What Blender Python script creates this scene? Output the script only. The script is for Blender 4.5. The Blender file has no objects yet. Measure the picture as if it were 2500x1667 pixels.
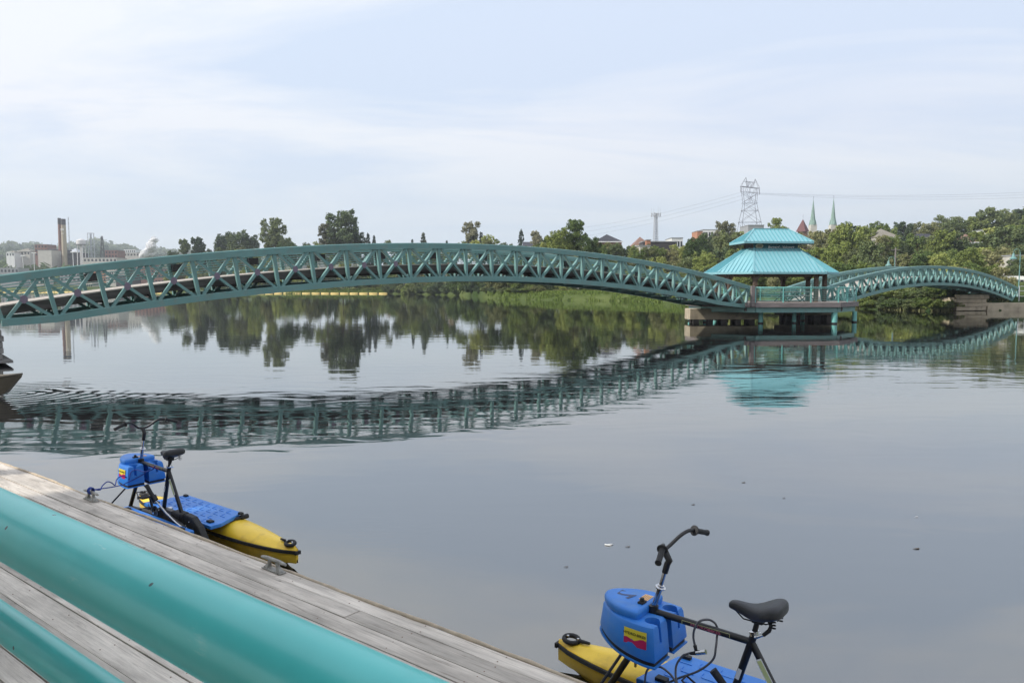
import bpy, bmesh, math, random
import numpy as np
from mathutils import Vector, Matrix
R = math.radians
rnd = random.Random(7)
S = bpy.context.scene
COL = S.collection

# ------------------------------------------------------------------ camera, sky, sun
CAMZ = 2.7
F_PX, W_PX = 1850.0, 2500.0
PITCH = math.atan((833.5 - 700.0) / F_PX)
cam = bpy.data.cameras.new('camera')
cam.sensor_width = 36.0
cam.lens = F_PX / W_PX * 36.0
cam.clip_start = 0.05
cam.clip_end = 12000
cam.dof.use_dof = True
cam.dof.focus_distance = 14.0
cam.dof.aperture_fstop = 20.0
cam_ob = bpy.data.objects.new('camera', cam)
cam_ob.location = (0, 0, CAMZ)
cam_ob.rotation_euler = (R(90) - PITCH, 0, 0)
COL.objects.link(cam_ob)
S.camera = cam_ob
S.view_settings.view_transform = 'Standard'
S.view_settings.look = 'None'
S.view_settings.exposure = 0.52
S.view_settings.gamma = 1.0
S.view_settings.use_curve_mapping = False
S.cycles.max_bounces = 8
S.cycles.glossy_bounces = 4
S.cycles.diffuse_bounces = 3
S.cycles.transparent_max_bounces = 8
S.cycles.volume_bounces = 0
S.cycles.caustics_reflective = False
S.cycles.caustics_refractive = False

SUN_TO = Vector((-0.90, -0.30, 0.66)).normalized()      # towards the sun
sun_el = math.asin(SUN_TO.z)
sun = bpy.data.lights.new('sun', 'SUN')
sun.energy = 3.0
sun.angle = R(1.2)
sun.color = (1.0, 0.95, 0.87)
sun_ob = bpy.data.objects.new('sun', sun)
sun_ob.rotation_euler = (-SUN_TO).to_track_quat('-Z', 'Y').to_euler()
sun_ob.location = (-20, -10, 30)
COL.objects.link(sun_ob)

world = bpy.data.worlds.new('World')
S.world = world
world.use_nodes = True
wt = world.node_tree
wt.nodes.clear()
def wn(t, **k):
    n = wt.nodes.new(t)
    for a, v in k.items(): setattr(n, a, v)
    return n
def wl(a, b): wt.links.new(a, b)
sky = wn('ShaderNodeTexSky', sky_type='NISHITA', sun_disc=False)
sky.sun_elevation = sun_el
sky.sun_rotation = math.atan2(SUN_TO.x, SUN_TO.y)
sky.air_density = 1.0
sky.dust_density = 2.0
bg1 = wn('ShaderNodeBackground'); bg1.inputs['Strength'].default_value = 0.12
wl(sky.outputs[0], bg1.inputs['Color'])
tc = wn('ShaderNodeTexCoord')
sep = wn('ShaderNodeSeparateXYZ'); wl(tc.outputs['Generated'], sep.inputs[0])
zc = wn('ShaderNodeMath', operation='MAXIMUM'); wl(sep.outputs['Z'], zc.inputs[0]); zc.inputs[1].default_value = 0.0
zz = wn('ShaderNodeMath', operation='ADD'); wl(zc.outputs[0], zz.inputs[0]); zz.inputs[1].default_value = 0.16
dx = wn('ShaderNodeMath', operation='DIVIDE'); wl(sep.outputs['X'], dx.inputs[0]); wl(zz.outputs[0], dx.inputs[1])
dy = wn('ShaderNodeMath', operation='DIVIDE'); wl(sep.outputs['Y'], dy.inputs[0]); wl(zz.outputs[0], dy.inputs[1])
cmb = wn('ShaderNodeCombineXYZ'); wl(dx.outputs[0], cmb.inputs[0]); wl(dy.outputs[0], cmb.inputs[1])
mp = wn('ShaderNodeMapping'); wl(cmb.outputs[0], mp.inputs[0])
mp.inputs['Rotation'].default_value = (0, 0, R(14))
mp.inputs['Scale'].default_value = (0.55, 1.25, 1)
mp.inputs['Location'].default_value = (3.1, 1.7, 0)
n1 = wn('ShaderNodeTexNoise'); wl(mp.outputs[0], n1.inputs['Vector'])
n1.inputs['Scale'].default_value = 0.85; n1.inputs['Detail'].default_value = 9; n1.inputs['Roughness'].default_value = 0.58
n1.inputs['Distortion'].default_value = 0.7
cr = wn('ShaderNodeValToRGB'); wl(n1.outputs['Fac'], cr.inputs[0])
cr.color_ramp.elements[0].position = 0.40; cr.color_ramp.elements[0].color = (0, 0, 0, 1)
cr.color_ramp.elements[1].position = 0.57; cr.color_ramp.elements[1].color = (1, 1, 1, 1)
# thin high cloud: veil colour runs from pale blue where it is thin to lavender white where thick
vm = wn('ShaderNodeMix', data_type='RGBA'); wl(cr.outputs[0], vm.inputs['Factor'])
vm.inputs['A'].default_value = (0.535, 0.61, 0.74, 1)
vm.inputs['B'].default_value = (0.735, 0.745, 0.78, 1)
mp2 = wn('ShaderNodeMapping'); wl(cmb.outputs[0], mp2.inputs[0]); mp2.inputs['Scale'].default_value = (0.22, 0.22, 1)
n2 = wn('ShaderNodeTexNoise'); wl(mp2.outputs[0], n2.inputs['Vector']); n2.inputs['Scale'].default_value = 1.0; n2.inputs['Detail'].default_value = 3
tint = wn('ShaderNodeMix', data_type='RGBA'); tint.blend_type = 'MULTIPLY'; tint.inputs['Factor'].default_value = 1.0
cr2 = wn('ShaderNodeValToRGB'); wl(n2.outputs['Fac'], cr2.inputs[0])
cr2.color_ramp.elements[0].position = 0.35; cr2.color_ramp.elements[0].color = (0.975, 1.0, 1.01, 1)
cr2.color_ramp.elements[1].position = 0.65; cr2.color_ramp.elements[1].color = (1.03, 0.995, 1.0, 1)
wl(vm.outputs['Result'], tint.inputs['A']); wl(cr2.outputs[0], tint.inputs['B'])
# nearer the horizon the veil is a little brighter and bluer-white
hz = wn('ShaderNodeMapRange'); wl(sep.outputs['Z'], hz.inputs[0])
hz.inputs[1].default_value = 0.0; hz.inputs[2].default_value = 0.2; hz.inputs[3].default_value = 1.0; hz.inputs[4].default_value = 0.0
hm = wn('ShaderNodeMix', data_type='RGBA'); wl(hz.outputs[0], hm.inputs['Factor'])
wl(tint.outputs['Result'], hm.inputs['A']); hm.inputs['B'].default_value = (0.655, 0.735, 0.80, 1)
bg2 = wn('ShaderNodeBackground'); wl(hm.outputs['Result'], bg2.inputs['Color']); bg2.inputs['Strength'].default_value = 1.0
mx = wn('ShaderNodeMixShader'); mx.inputs[0].default_value = 0.94
wl(bg1.outputs[0], mx.inputs[1]); wl(bg2.outputs[0], mx.inputs[2])
wo = wn('ShaderNodeOutputWorld'); wl(mx.outputs[0], wo.inputs['Surface'])

# ------------------------------------------------------------------ materials
def new_mat(name):
    m = bpy.data.materials.new(name); m.use_nodes = True
    nt = m.node_tree
    return m, nt, nt.nodes['Principled BSDF']
def nd(nt, t, **k):
    n = nt.nodes.new(t)
    for a, v in k.items(): setattr(n, a, v)
    return n
def mat(name, col, rough=0.6, metal=0.0, var=0.12, scale=6.0, bump=0.0, bscale=40.0, spec=0.5, coat=0.0, objrnd=0.0, dirt=None, dscale=2.0, damt=0.5, stretch=None):
    """plain procedural material: base colour with mottling, optional per-object variation, dirt patches and fine bump"""
    m, nt, b = new_mat(name)
    L = nt.links.new
    tc = nd(nt, 'ShaderNodeTexCoord')
    src = tc.outputs['Object']
    if stretch:
        mpn = nd(nt, 'ShaderNodeMapping'); mpn.inputs['Scale'].default_value = stretch; L(src, mpn.inputs[0]); src = mpn.outputs[0]
    n = nd(nt, 'ShaderNodeTexNoise'); L(src, n.inputs['Vector']); n.inputs['Scale'].default_value = scale; n.inputs['Detail'].default_value = 5
    mr = nd(nt, 'ShaderNodeMapRange'); L(n.outputs['Fac'], mr.inputs[0])
    mr.inputs[1].default_value = 0.25; mr.inputs[2].default_value = 0.75
    mr.inputs[3].default_value = 1 - var; mr.inputs[4].default_value = 1 + var
    val = mr.outputs[0]
    if objrnd:
        oi = nd(nt, 'ShaderNodeObjectInfo')
        m2 = nd(nt, 'ShaderNodeMapRange'); L(oi.outputs['Random'], m2.inputs[0]); m2.inputs[3].default_value = 1 - objrnd; m2.inputs[4].default_value = 1 + objrnd
        mu = nd(nt, 'ShaderNodeMath', operation='MULTIPLY'); L(val, mu.inputs[0]); L(m2.outputs[0], mu.inputs[1]); val = mu.outputs[0]
    vmn = nd(nt, 'ShaderNodeVectorMath', operation='SCALE'); vmn.inputs[0].default_value = col[:3]; L(val, vmn.inputs['Scale'])
    out = vmn.outputs[0]
    if dirt:
        nn_ = nd(nt, 'ShaderNodeTexNoise'); L(src, nn_.inputs['Vector']); nn_.inputs['Scale'].default_value = dscale; nn_.inputs['Detail'].default_value = 7; nn_.inputs['Roughness'].default_value = 0.65
        md = nd(nt, 'ShaderNodeMapRange'); L(nn_.outputs['Fac'], md.inputs[0]); md.inputs[1].default_value = 0.5; md.inputs[2].default_value = 0.75; md.inputs[4].default_value = damt
        mc = nd(nt, 'ShaderNodeMix', data_type='RGBA'); L(md.outputs[0], mc.inputs['Factor']); L(out, mc.inputs['A']); mc.inputs['B'].default_value = (*dirt, 1); out = mc.outputs['Result']
    L(out, b.inputs['Base Color'])
    b.inputs['Roughness'].default_value = rough
    b.inputs['Metallic'].default_value = metal
    b.inputs['Specular IOR Level'].default_value = spec
    b.inputs['Coat Weight'].default_value = coat
    b.inputs['Coat Roughness'].default_value = 0.15
    if bump:
        nb = nd(nt, 'ShaderNodeTexNoise'); L(src, nb.inputs['Vector']); nb.inputs['Scale'].default_value = bscale; nb.inputs['Detail'].default_value = 4
        bp = nd(nt, 'ShaderNodeBump'); bp.inputs['Strength'].default_value = bump; bp.inputs['Distance'].default_value = 0.02
        L(nb.outputs['Fac'], bp.inputs['Height']); L(bp.outputs[0], b.inputs['Normal'])
    return m
def foliage(name, cols, transl=0.25):
    m, nt, b = new_mat(name); L = nt.links.new
    oi = nd(nt, 'ShaderNodeObjectInfo'); tc = nd(nt, 'ShaderNodeTexCoord')
    n = nd(nt, 'ShaderNodeTexNoise'); n.inputs['Scale'].default_value = 3.5; n.inputs['Detail'].default_value = 3
    L(tc.outputs['Object'], n.inputs['Vector'])
    ad = nd(nt, 'ShaderNodeMath', operation='ADD'); L(oi.outputs['Random'], ad.inputs[0])
    ms = nd(nt, 'ShaderNodeMath', operation='MULTIPLY_ADD'); L(n.outputs['Fac'], ms.inputs[0]); ms.inputs[1].default_value = 1.5; ms.inputs[2].default_value = -0.75
    L(ms.outputs[0], ad.inputs[1])
    geo = nd(nt, 'ShaderNodeNewGeometry')
    m3 = nd(nt, 'ShaderNodeMath', operation='MULTIPLY_ADD'); L(geo.outputs['Random Per Island'], m3.inputs[0]); m3.inputs[1].default_value = 0.5; L(ad.outputs[0], m3.inputs[2])
    m4 = nd(nt, 'ShaderNodeMath', operation='SUBTRACT'); L(m3.outputs[0], m4.inputs[0]); m4.inputs[1].default_value = 0.25
    cr = nd(nt, 'ShaderNodeValToRGB'); L(m4.outputs[0], cr.inputs[0])
    e = cr.color_ramp.elements
    e[0].color = (*cols[0], 1); e[1].color = (*cols[-1], 1)
    for i, c in enumerate(cols[1:-1]):
        x = e.new((i + 1) / (len(cols) - 1)); x.color = (*c, 1)
    L(cr.outputs[0], b.inputs['Base Color']); b.inputs['Roughness'].default_value = 0.75; b.inputs['Specular IOR Level'].default_value = 0.2
    tr = nd(nt, 'ShaderNodeBsdfTranslucent'); L(cr.outputs[0], tr.inputs['Color'])
    mxs = nd(nt, 'ShaderNodeMixShader'); mxs.inputs[0].default_value = transl
    L(b.outputs[0], mxs.inputs[1]); L(tr.outputs[0], mxs.inputs[2])
    L(mxs.outputs[0], nt.nodes['Material Output'].inputs['Surface'])
    return m
M = {}
M['teal'] = mat('teal_bridge_paint', (0.145, 0.295, 0.28), rough=0.5, var=0.10, scale=1.3, dirt=(0.21, 0.25, 0.21), dscale=4.0, damt=0.6)
M['teal_light'] = mat('light_teal_paint', (0.17, 0.47, 0.43), rough=0.45, var=0.12, scale=2, dirt=(0.1, 0.22, 0.2), dscale=2.5, damt=0.4)
M['teal_roof'] = mat('turquoise_metal_roofing', (0.22, 0.455, 0.50), rough=0.42, var=0.06, scale=0.7, objrnd=0.05)
M['teal_rib'] = mat('turquoise_roof_seam', (0.13, 0.38, 0.43), rough=0.45, var=0.05)
M['mauve'] = mat('faded_mauve_primer', (0.21, 0.17, 0.22), rough=0.7, var=0.2, scale=20)
M['deck_wood'] = mat('pale_bridge_deck_boards', (0.46, 0.41, 0.36), rough=0.85, var=0.15, scale=2, stretch=(7.1, 0.4, 1), bump=0.3, bscale=6)
M['dark_wood'] = mat('weathered_dark_timber', (0.085, 0.075, 0.07), rough=0.85, var=0.45, scale=1.5, stretch=(0.6, 4, 6), bump=0.3, bscale=10, dirt=(0.2, 0.19, 0.18), damt=0.5)
M['grey_wood'] = mat('weathered_grey_timber', (0.20, 0.175, 0.17), rough=0.85, var=0.35, scale=1.5, stretch=(0.6, 4, 6), bump=0.3, bscale=10)
M['brown_wood'] = mat('brown_stained_timber', (0.095, 0.062, 0.045), rough=0.75, var=0.4, scale=4, stretch=(4, 4, 0.6))
M['concrete'] = mat('weathered_concrete', (0.47, 0.40, 0.29), rough=0.9, var=0.2, scale=1.2, bump=0.4, bscale=12, dirt=(0.12, 0.10, 0.085), dscale=0.9, damt=0.6)
M['blocks'] = mat('lichened_grey_timber_cribbing', (0.30, 0.29, 0.27), rough=0.9, var=0.3, scale=3, objrnd=0.25, dirt=(0.07, 0.07, 0.06), dscale=4, damt=0.6)
M['black'] = mat('black_powder_coat', (0.012, 0.012, 0.014), rough=0.38, var=0.2, spec=0.5)
M['rubber'] = mat('black_ribbed_rubber', (0.014, 0.014, 0.015), rough=0.6, var=0.2, bump=0.4, bscale=220)
M['vinyl'] = mat('black_saddle_vinyl', (0.02, 0.021, 0.024), rough=0.42, var=0.2, scale=12, bump=0.15, bscale=120)
M['chrome'] = mat('chromed_steel', (0.62, 0.62, 0.63), rough=0.16, metal=1.0, var=0.05)
M['galv'] = mat('galvanised_iron', (0.33, 0.32, 0.29), rough=0.6, metal=0.35, var=0.35, scale=30, dirt=(0.10, 0.07, 0.05), dscale=18, damt=0.6)
M['blue'] = mat('blue_moulded_plastic', (0.032, 0.21, 0.66), rough=0.42, var=0.10, scale=7, bump=0.12, bscale=160, dirt=(0.12, 0.27, 0.52), dscale=9, damt=0.55)
M['yellow'] = mat('yellow_moulded_plastic', (0.95, 0.64, 0.05), rough=0.38, var=0.06, scale=4, bump=0.06, bscale=120, dirt=(0.45, 0.28, 0.05), dscale=4.5, damt=0.6)
M['stickY'] = mat('yellow_vinyl_print', (0.80, 0.66, 0.06), rough=0.4, var=0.03)
M['stickR'] = mat('magenta_vinyl_print', (0.50, 0.02, 0.11), rough=0.4, var=0.05)
M['ink'] = mat('black_ink', (0.01, 0.01, 0.01), rough=0.5, var=0.05)
M['pinkink'] = mat('pink_ink', (0.62, 0.16, 0.25), rough=0.5, var=0.2)
M['greyink'] = mat('grey_marker_ink', (0.06, 0.09, 0.19), rough=0.6, var=0.4, scale=60)
M['white'] = mat('white_paint', (0.78, 0.78, 0.76), rough=0.6, var=0.05)
M['cream'] = mat('cream_paint', (0.55, 0.53, 0.38), rough=0.6, var=0.1)
M['orange_label'] = mat('pale_orange_label', (0.80, 0.50, 0.22), rough=0.5, var=0.12, scale=60)
M['labelgreen'] = mat('pale_green_label', (0.62, 0.66, 0.30), rough=0.5, var=0.1)
M['rope_blue'] = mat('blue_rope', (0.02, 0.05, 0.26), rough=0.8, var=0.2, scale=100)
M['rope'] = mat('bleached_edging', (0.48, 0.40, 0.30), rough=0.9, var=0.25, scale=14)
M['boom'] = mat('yellow_boom_plastic', (0.72, 0.54, 0.18), rough=0.5, var=0.08, scale=1)
M['brick'] = mat('red_brown_brick', (0.23, 0.125, 0.10), rough=0.9, var=0.2, scale=0.6)
M['brick2'] = mat('orange_brick', (0.42, 0.20, 0.12), rough=0.9, var=0.1, scale=0.6)
M['tanstack'] = mat('tan_stack_concrete', (0.42, 0.36, 0.26), rough=0.9, var=0.15, scale=0.3, stretch=(1, 1, 0.2))
M['pale_wall'] = mat('pale_cement_wall', (0.52, 0.50, 0.45), rough=0.9, var=0.08, scale=0.4, dirt=(0.35, 0.33, 0.30), dscale=0.3, damt=0.5)
M['grey_wall'] = mat('grey_metal_cladding', (0.30, 0.31, 0.32), rough=0.8, var=0.1, scale=0.4)
M['dark_wall'] = mat('dark_cladding', (0.06, 0.055, 0.06), rough=0.8, var=0.2, scale=0.5)
M['glass'] = mat('dark_window_glass', (0.035, 0.04, 0.05), rough=0.12, var=0.2)
M['roof_dark'] = mat('charcoal_shingles', (0.05, 0.052, 0.065), rough=0.9, var=0.2, scale=1.5)
M['roof_brown'] = mat('brown_shingles', (0.22, 0.135, 0.105), rough=0.9, var=0.12, scale=1.5)
M['roof_tan'] = mat('tan_shingles', (0.24, 0.22, 0.18), rough=0.9, var=0.12, scale=1.5)
M['copper'] = mat('verdigris_copper', (0.22, 0.32, 0.28), rough=0.8, var=0.12, scale=0.8)
M['maroon'] = mat('maroon_metal_roof', (0.13, 0.045, 0.045), rough=0.7, var=0.1)
M['steel'] = mat('grey_lattice_steel', (0.17, 0.17, 0.21), rough=0.7, metal=0.2, var=0.15)
M['steel_pale'] = mat('pale_galvanised_steel', (0.50, 0.52, 0.55), rough=0.6, metal=0.2, var=0.1)
M['tank'] = mat('white_tank_paint', (0.66, 0.64, 0.62), rough=0.6, var=0.12, scale=0.3)
M['bark'] = mat('grey_brown_bark', (0.10, 0.08, 0.06), rough=0.95, var=0.3, scale=8)
M['boat'] = mat('olive_brown_boat_paint', (0.10, 0.085, 0.06), rough=0.55, var=0.25, scale=3, dirt=(0.22, 0.19, 0.14), dscale=2, damt=0.5)
M['boat_in'] = mat('tan_boat_bench', (0.42, 0.34, 0.23), rough=0.8, var=0.2, scale=4)
M['grass'] = foliage('bank_grass', [(0.06, 0.10, 0.02), (0.13, 0.20, 0.04), (0.22, 0.28, 0.07)], 0.2)
LEAF = {
 'mid': foliage('mid_green_leaves', [(0.069, 0.110, 0.036), (0.151, 0.212, 0.061), (0.266, 0.306, 0.090)]),
 'dark': foliage('dark_green_leaves', [(0.066, 0.100, 0.053), (0.133, 0.178, 0.077), (0.216, 0.249, 0.103)]),
 'light': foliage('yellow_green_leaves', [(0.173, 0.221, 0.056), (0.289, 0.333, 0.090), (0.417, 0.435, 0.141)]),
 'olive': foliage('olive_leaves', [(0.116, 0.139, 0.061), (0.208, 0.221, 0.090), (0.325, 0.314, 0.152)]),
 'silver': foliage('silvery_green_leaves', [(0.162, 0.166, 0.099), (0.277, 0.278, 0.171), (0.450, 0.427, 0.282)]),
 'spruce': foliage('blue_green_needles', [(0.045, 0.065, 0.051), (0.073, 0.100, 0.073), (0.114, 0.138, 0.095)], 0.1),
}

# weathered dock board: grain runs along the board (object X), knots, stains, every board its own shade
def dock_wood():
    m, nt, b = new_mat('weathered_dock_board'); L = nt.links.new
    tc = nd(nt, 'ShaderNodeTexCoord'); oi = nd(nt, 'ShaderNodeObjectInfo')
    off = nd(nt, 'ShaderNodeVectorMath', operation='ADD'); L(tc.outputs['Object'], off.inputs[0])
    sc = nd(nt, 'ShaderNodeVectorMath', operation='SCALE'); sc.inputs[0].default_value = (37, 13, 5); L(oi.outputs['Random'], sc.inputs['Scale']); L(sc.outputs[0], off.inputs[1])
    mp = nd(nt, 'ShaderNodeMapping'); mp.inputs['Scale'].default_value = (1.3, 34, 10); L(off.outputs[0], mp.inputs[0])
    g = nd(nt, 'ShaderNodeTexNoise'); L(mp.outputs[0], g.inputs['Vector']); g.inputs['Scale'].default_value = 1.6; g.inputs['Detail'].default_value = 9; g.inputs['Roughness'].default_value = 0.7; g.inputs['Distortion'].default_value = 1.2
    cr = nd(nt, 'ShaderNodeValToRGB'); L(g.outputs['Fac'], cr.inputs[0])
    e = cr.color_ramp.elements
    e[0].position = 0.22; e[0].color = (0.19, 0.155, 0.12, 1); e[1].position = 0.78; e[1].color = (0.78, 0.715, 0.63, 1)
    x = e.new(0.44); x.color = (0.56, 0.505, 0.44, 1)
    # larger stains and bleached patches
    s = nd(nt, 'ShaderNodeTexNoise'); s.inputs['Scale'].default_value = 3.2; s.inputs['Detail'].default_value = 8; s.inputs['Roughness'].default_value = 0.6
    mps = nd(nt, 'ShaderNodeMapping'); mps.inputs['Scale'].default_value = (0.5, 2.0, 1); L(off.outputs[0], mps.inputs[0]); L(mps.outputs[0], s.inputs['Vector'])
    mr = nd(nt, 'ShaderNodeMapRange'); L(s.outputs['Fac'], mr.inputs[0]); mr.inputs[1].default_value = 0.3; mr.inputs[2].default_value = 0.7; mr.inputs[3].default_value = 0.64; mr.inputs[4].default_value = 1.24
    mr2 = nd(nt, 'ShaderNodeMapRange'); L(oi.outputs['Random'], mr2.inputs[0]); mr2.inputs[3].default_value = 0.84; mr2.inputs[4].default_value = 1.14
    mu = nd(nt, 'ShaderNodeMath', operation='MULTIPLY'); L(mr.outputs[0], mu.inputs[0]); L(mr2.outputs[0], mu.inputs[1])
    v = nd(nt, 'ShaderNodeVectorMath', operation='SCALE'); L(cr.outputs[0], v.inputs[0]); L(mu.outputs[0], v.inputs['Scale'])
    # knots: sparse small dark spots, and short dark checks
    vo = nd(nt, 'ShaderNodeTexVoronoi'); vo.inputs['Scale'].default_value = 1.0
    mpk = nd(nt, 'ShaderNodeMapping'); mpk.inputs['Scale'].default_value = (5.5, 11, 1); L(off.outputs[0], mpk.inputs[0]); L(mpk.outputs[0], vo.inputs['Vector'])
    k = nd(nt, 'ShaderNodeMapRange'); L(vo.outputs['Distance'], k.inputs[0]); k.inputs[1].default_value = 0.03; k.inputs[2].default_value = 0.13; k.inputs[3].default_value = 1.0; k.inputs[4].default_value = 0.0
    kc = nd(nt, 'ShaderNodeMath', operation='GREATER_THAN'); sepc = nd(nt, 'ShaderNodeSeparateColor'); L(vo.outputs['Color'], sepc.inputs[0]); L(sepc.outputs[0], kc.inputs[0]); kc.inputs[1].default_value = 0.62
    km = nd(nt, 'ShaderNodeMath', operation='MULTIPLY'); L(k.outputs[0], km.inputs[0]); L(kc.outputs[0], km.inputs[1])
    km2 = nd(nt, 'ShaderNodeMath', operation='MULTIPLY'); L(km.outputs[0], km2.inputs[0]); km2.inputs[1].default_value = 0.75
    mk = nd(nt, 'ShaderNodeMix', data_type='RGBA'); L(km2.outputs[0], mk.inputs['Factor']); L(v.outputs[0], mk.inputs['A']); mk.inputs['B'].default_value = (0.10, 0.075, 0.055, 1)
    L(mk.outputs['Result'], b.inputs['Base Color']); b.inputs['Roughness'].default_value = 0.85; b.inputs['Specular IOR Level'].default_value = 0.25
    bp = nd(nt, 'ShaderNodeBump'); bp.inputs['Strength'].default_value = 0.55; bp.inputs['Distance'].default_value = 0.004; L(g.outputs['Fac'], bp.inputs['Height']); L(bp.outputs[0], b.inputs['Normal'])
    return m
M['dock'] = dock_wood()

# glossy teal handrail pipe close to the camera: scuffs, pale scratches and tiny dark specks
def pipe_paint():
    m, nt, b = new_mat('glossy_turquoise_pipe_paint'); L = nt.links.new
    tc = nd(nt, 'ShaderNodeTexCoord')
    n = nd(nt, 'ShaderNodeTexNoise'); L(tc.outputs['Object'], n.inputs['Vector']); n.inputs['Scale'].default_value = 7; n.inputs['Detail'].default_value = 6
    cr = nd(nt, 'ShaderNodeValToRGB'); L(n.outputs['Fac'], cr.inputs[0])
    cr.color_ramp.elements[0].position = 0.3; cr.color_ramp.elements[0].color = (0.075, 0.60, 0.57, 1)
    cr.color_ramp.elements[1].position = 0.7; cr.color_ramp.elements[1].color = (0.10, 0.69, 0.655, 1)
    mp = nd(nt, 'ShaderNodeMapping'); mp.inputs['Scale'].default_value = (7, 42, 42); mp.inputs['Rotation'].default_value = (0, 0, 0.5); L(tc.outputs['Object'], mp.inputs[0])
    s = nd(nt, 'ShaderNodeTexNoise'); L(mp.outputs[0], s.inputs['Vector']); s.inputs['Scale'].default_value = 1.0; s.inputs['Detail'].default_value = 5; s.inputs['Roughness'].default_value = 0.75
    s2 = nd(nt, 'ShaderNodeTexNoise'); L(tc.outputs['Object'], s2.inputs['Vector']); s2.inputs['Scale'].default_value = 6.0
    a = nd(nt, 'ShaderNodeMapRange'); L(s.outputs['Fac'], a.inputs[0]); a.inputs[1].default_value = 0.56; a.inputs[2].default_value = 0.66
    a2 = nd(nt, 'ShaderNodeMapRange'); L(s2.outputs['Fac'], a2.inputs[0]); a2.inputs[1].default_value = 0.50; a2.inputs[2].default_value = 0.62
    am = nd(nt, 'ShaderNodeMath', operation='MULTIPLY'); L(a.outputs[0], am.inputs[0]); L(a2.outputs[0], am.inputs[1])
    mc = nd(nt, 'ShaderNodeMix', data_type='RGBA'); L(am.outputs[0], mc.inputs['Factor']); L(cr.outputs[0], mc.inputs['A']); mc.inputs['B'].default_value = (0.55, 0.86, 0.80, 1)
    vo = nd(nt, 'ShaderNodeTexVoronoi'); vo.inputs['Scale'].default_value = 26; L(tc.outputs['Object'], vo.inputs['Vector'])
    k = nd(nt, 'ShaderNodeMath', operation='LESS_THAN'); L(vo.outputs['Distance'], k.inputs[0]); k.inputs[1].default_value = 0.085
    sepc = nd(nt, 'ShaderNodeSeparateColor'); L(vo.outputs['Color'], sepc.inputs[0])
    k2 = nd(nt, 'ShaderNodeMath', operation='GREATER_THAN'); L(sepc.outputs[1], k2.inputs[0]); k2.inputs[1].default_value = 0.6
    km = nd(nt, 'ShaderNodeMath', operation='MULTIPLY'); L(k.outputs[0], km.inputs[0]); L(k2.outputs[0], km.inputs[1])
    md = nd(nt, 'ShaderNodeMix', data_type='RGBA'); L(km.outputs[0], md.inputs['Factor']); L(mc.outputs['Result'], md.inputs['A']); md.inputs['B'].default_value = (0.015, 0.06, 0.06, 1)
    L(md.outputs['Result'], b.inputs['Base Color'])
    b.inputs['Roughness'].default_value = 0.36; b.inputs['Specular IOR Level'].default_value = 0.6
    b.inputs['Coat Weight'].default_value = 0.25; b.inputs['Coat Roughness'].default_value = 0.2
    return m
M['pipe'] = pipe_paint()

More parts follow.
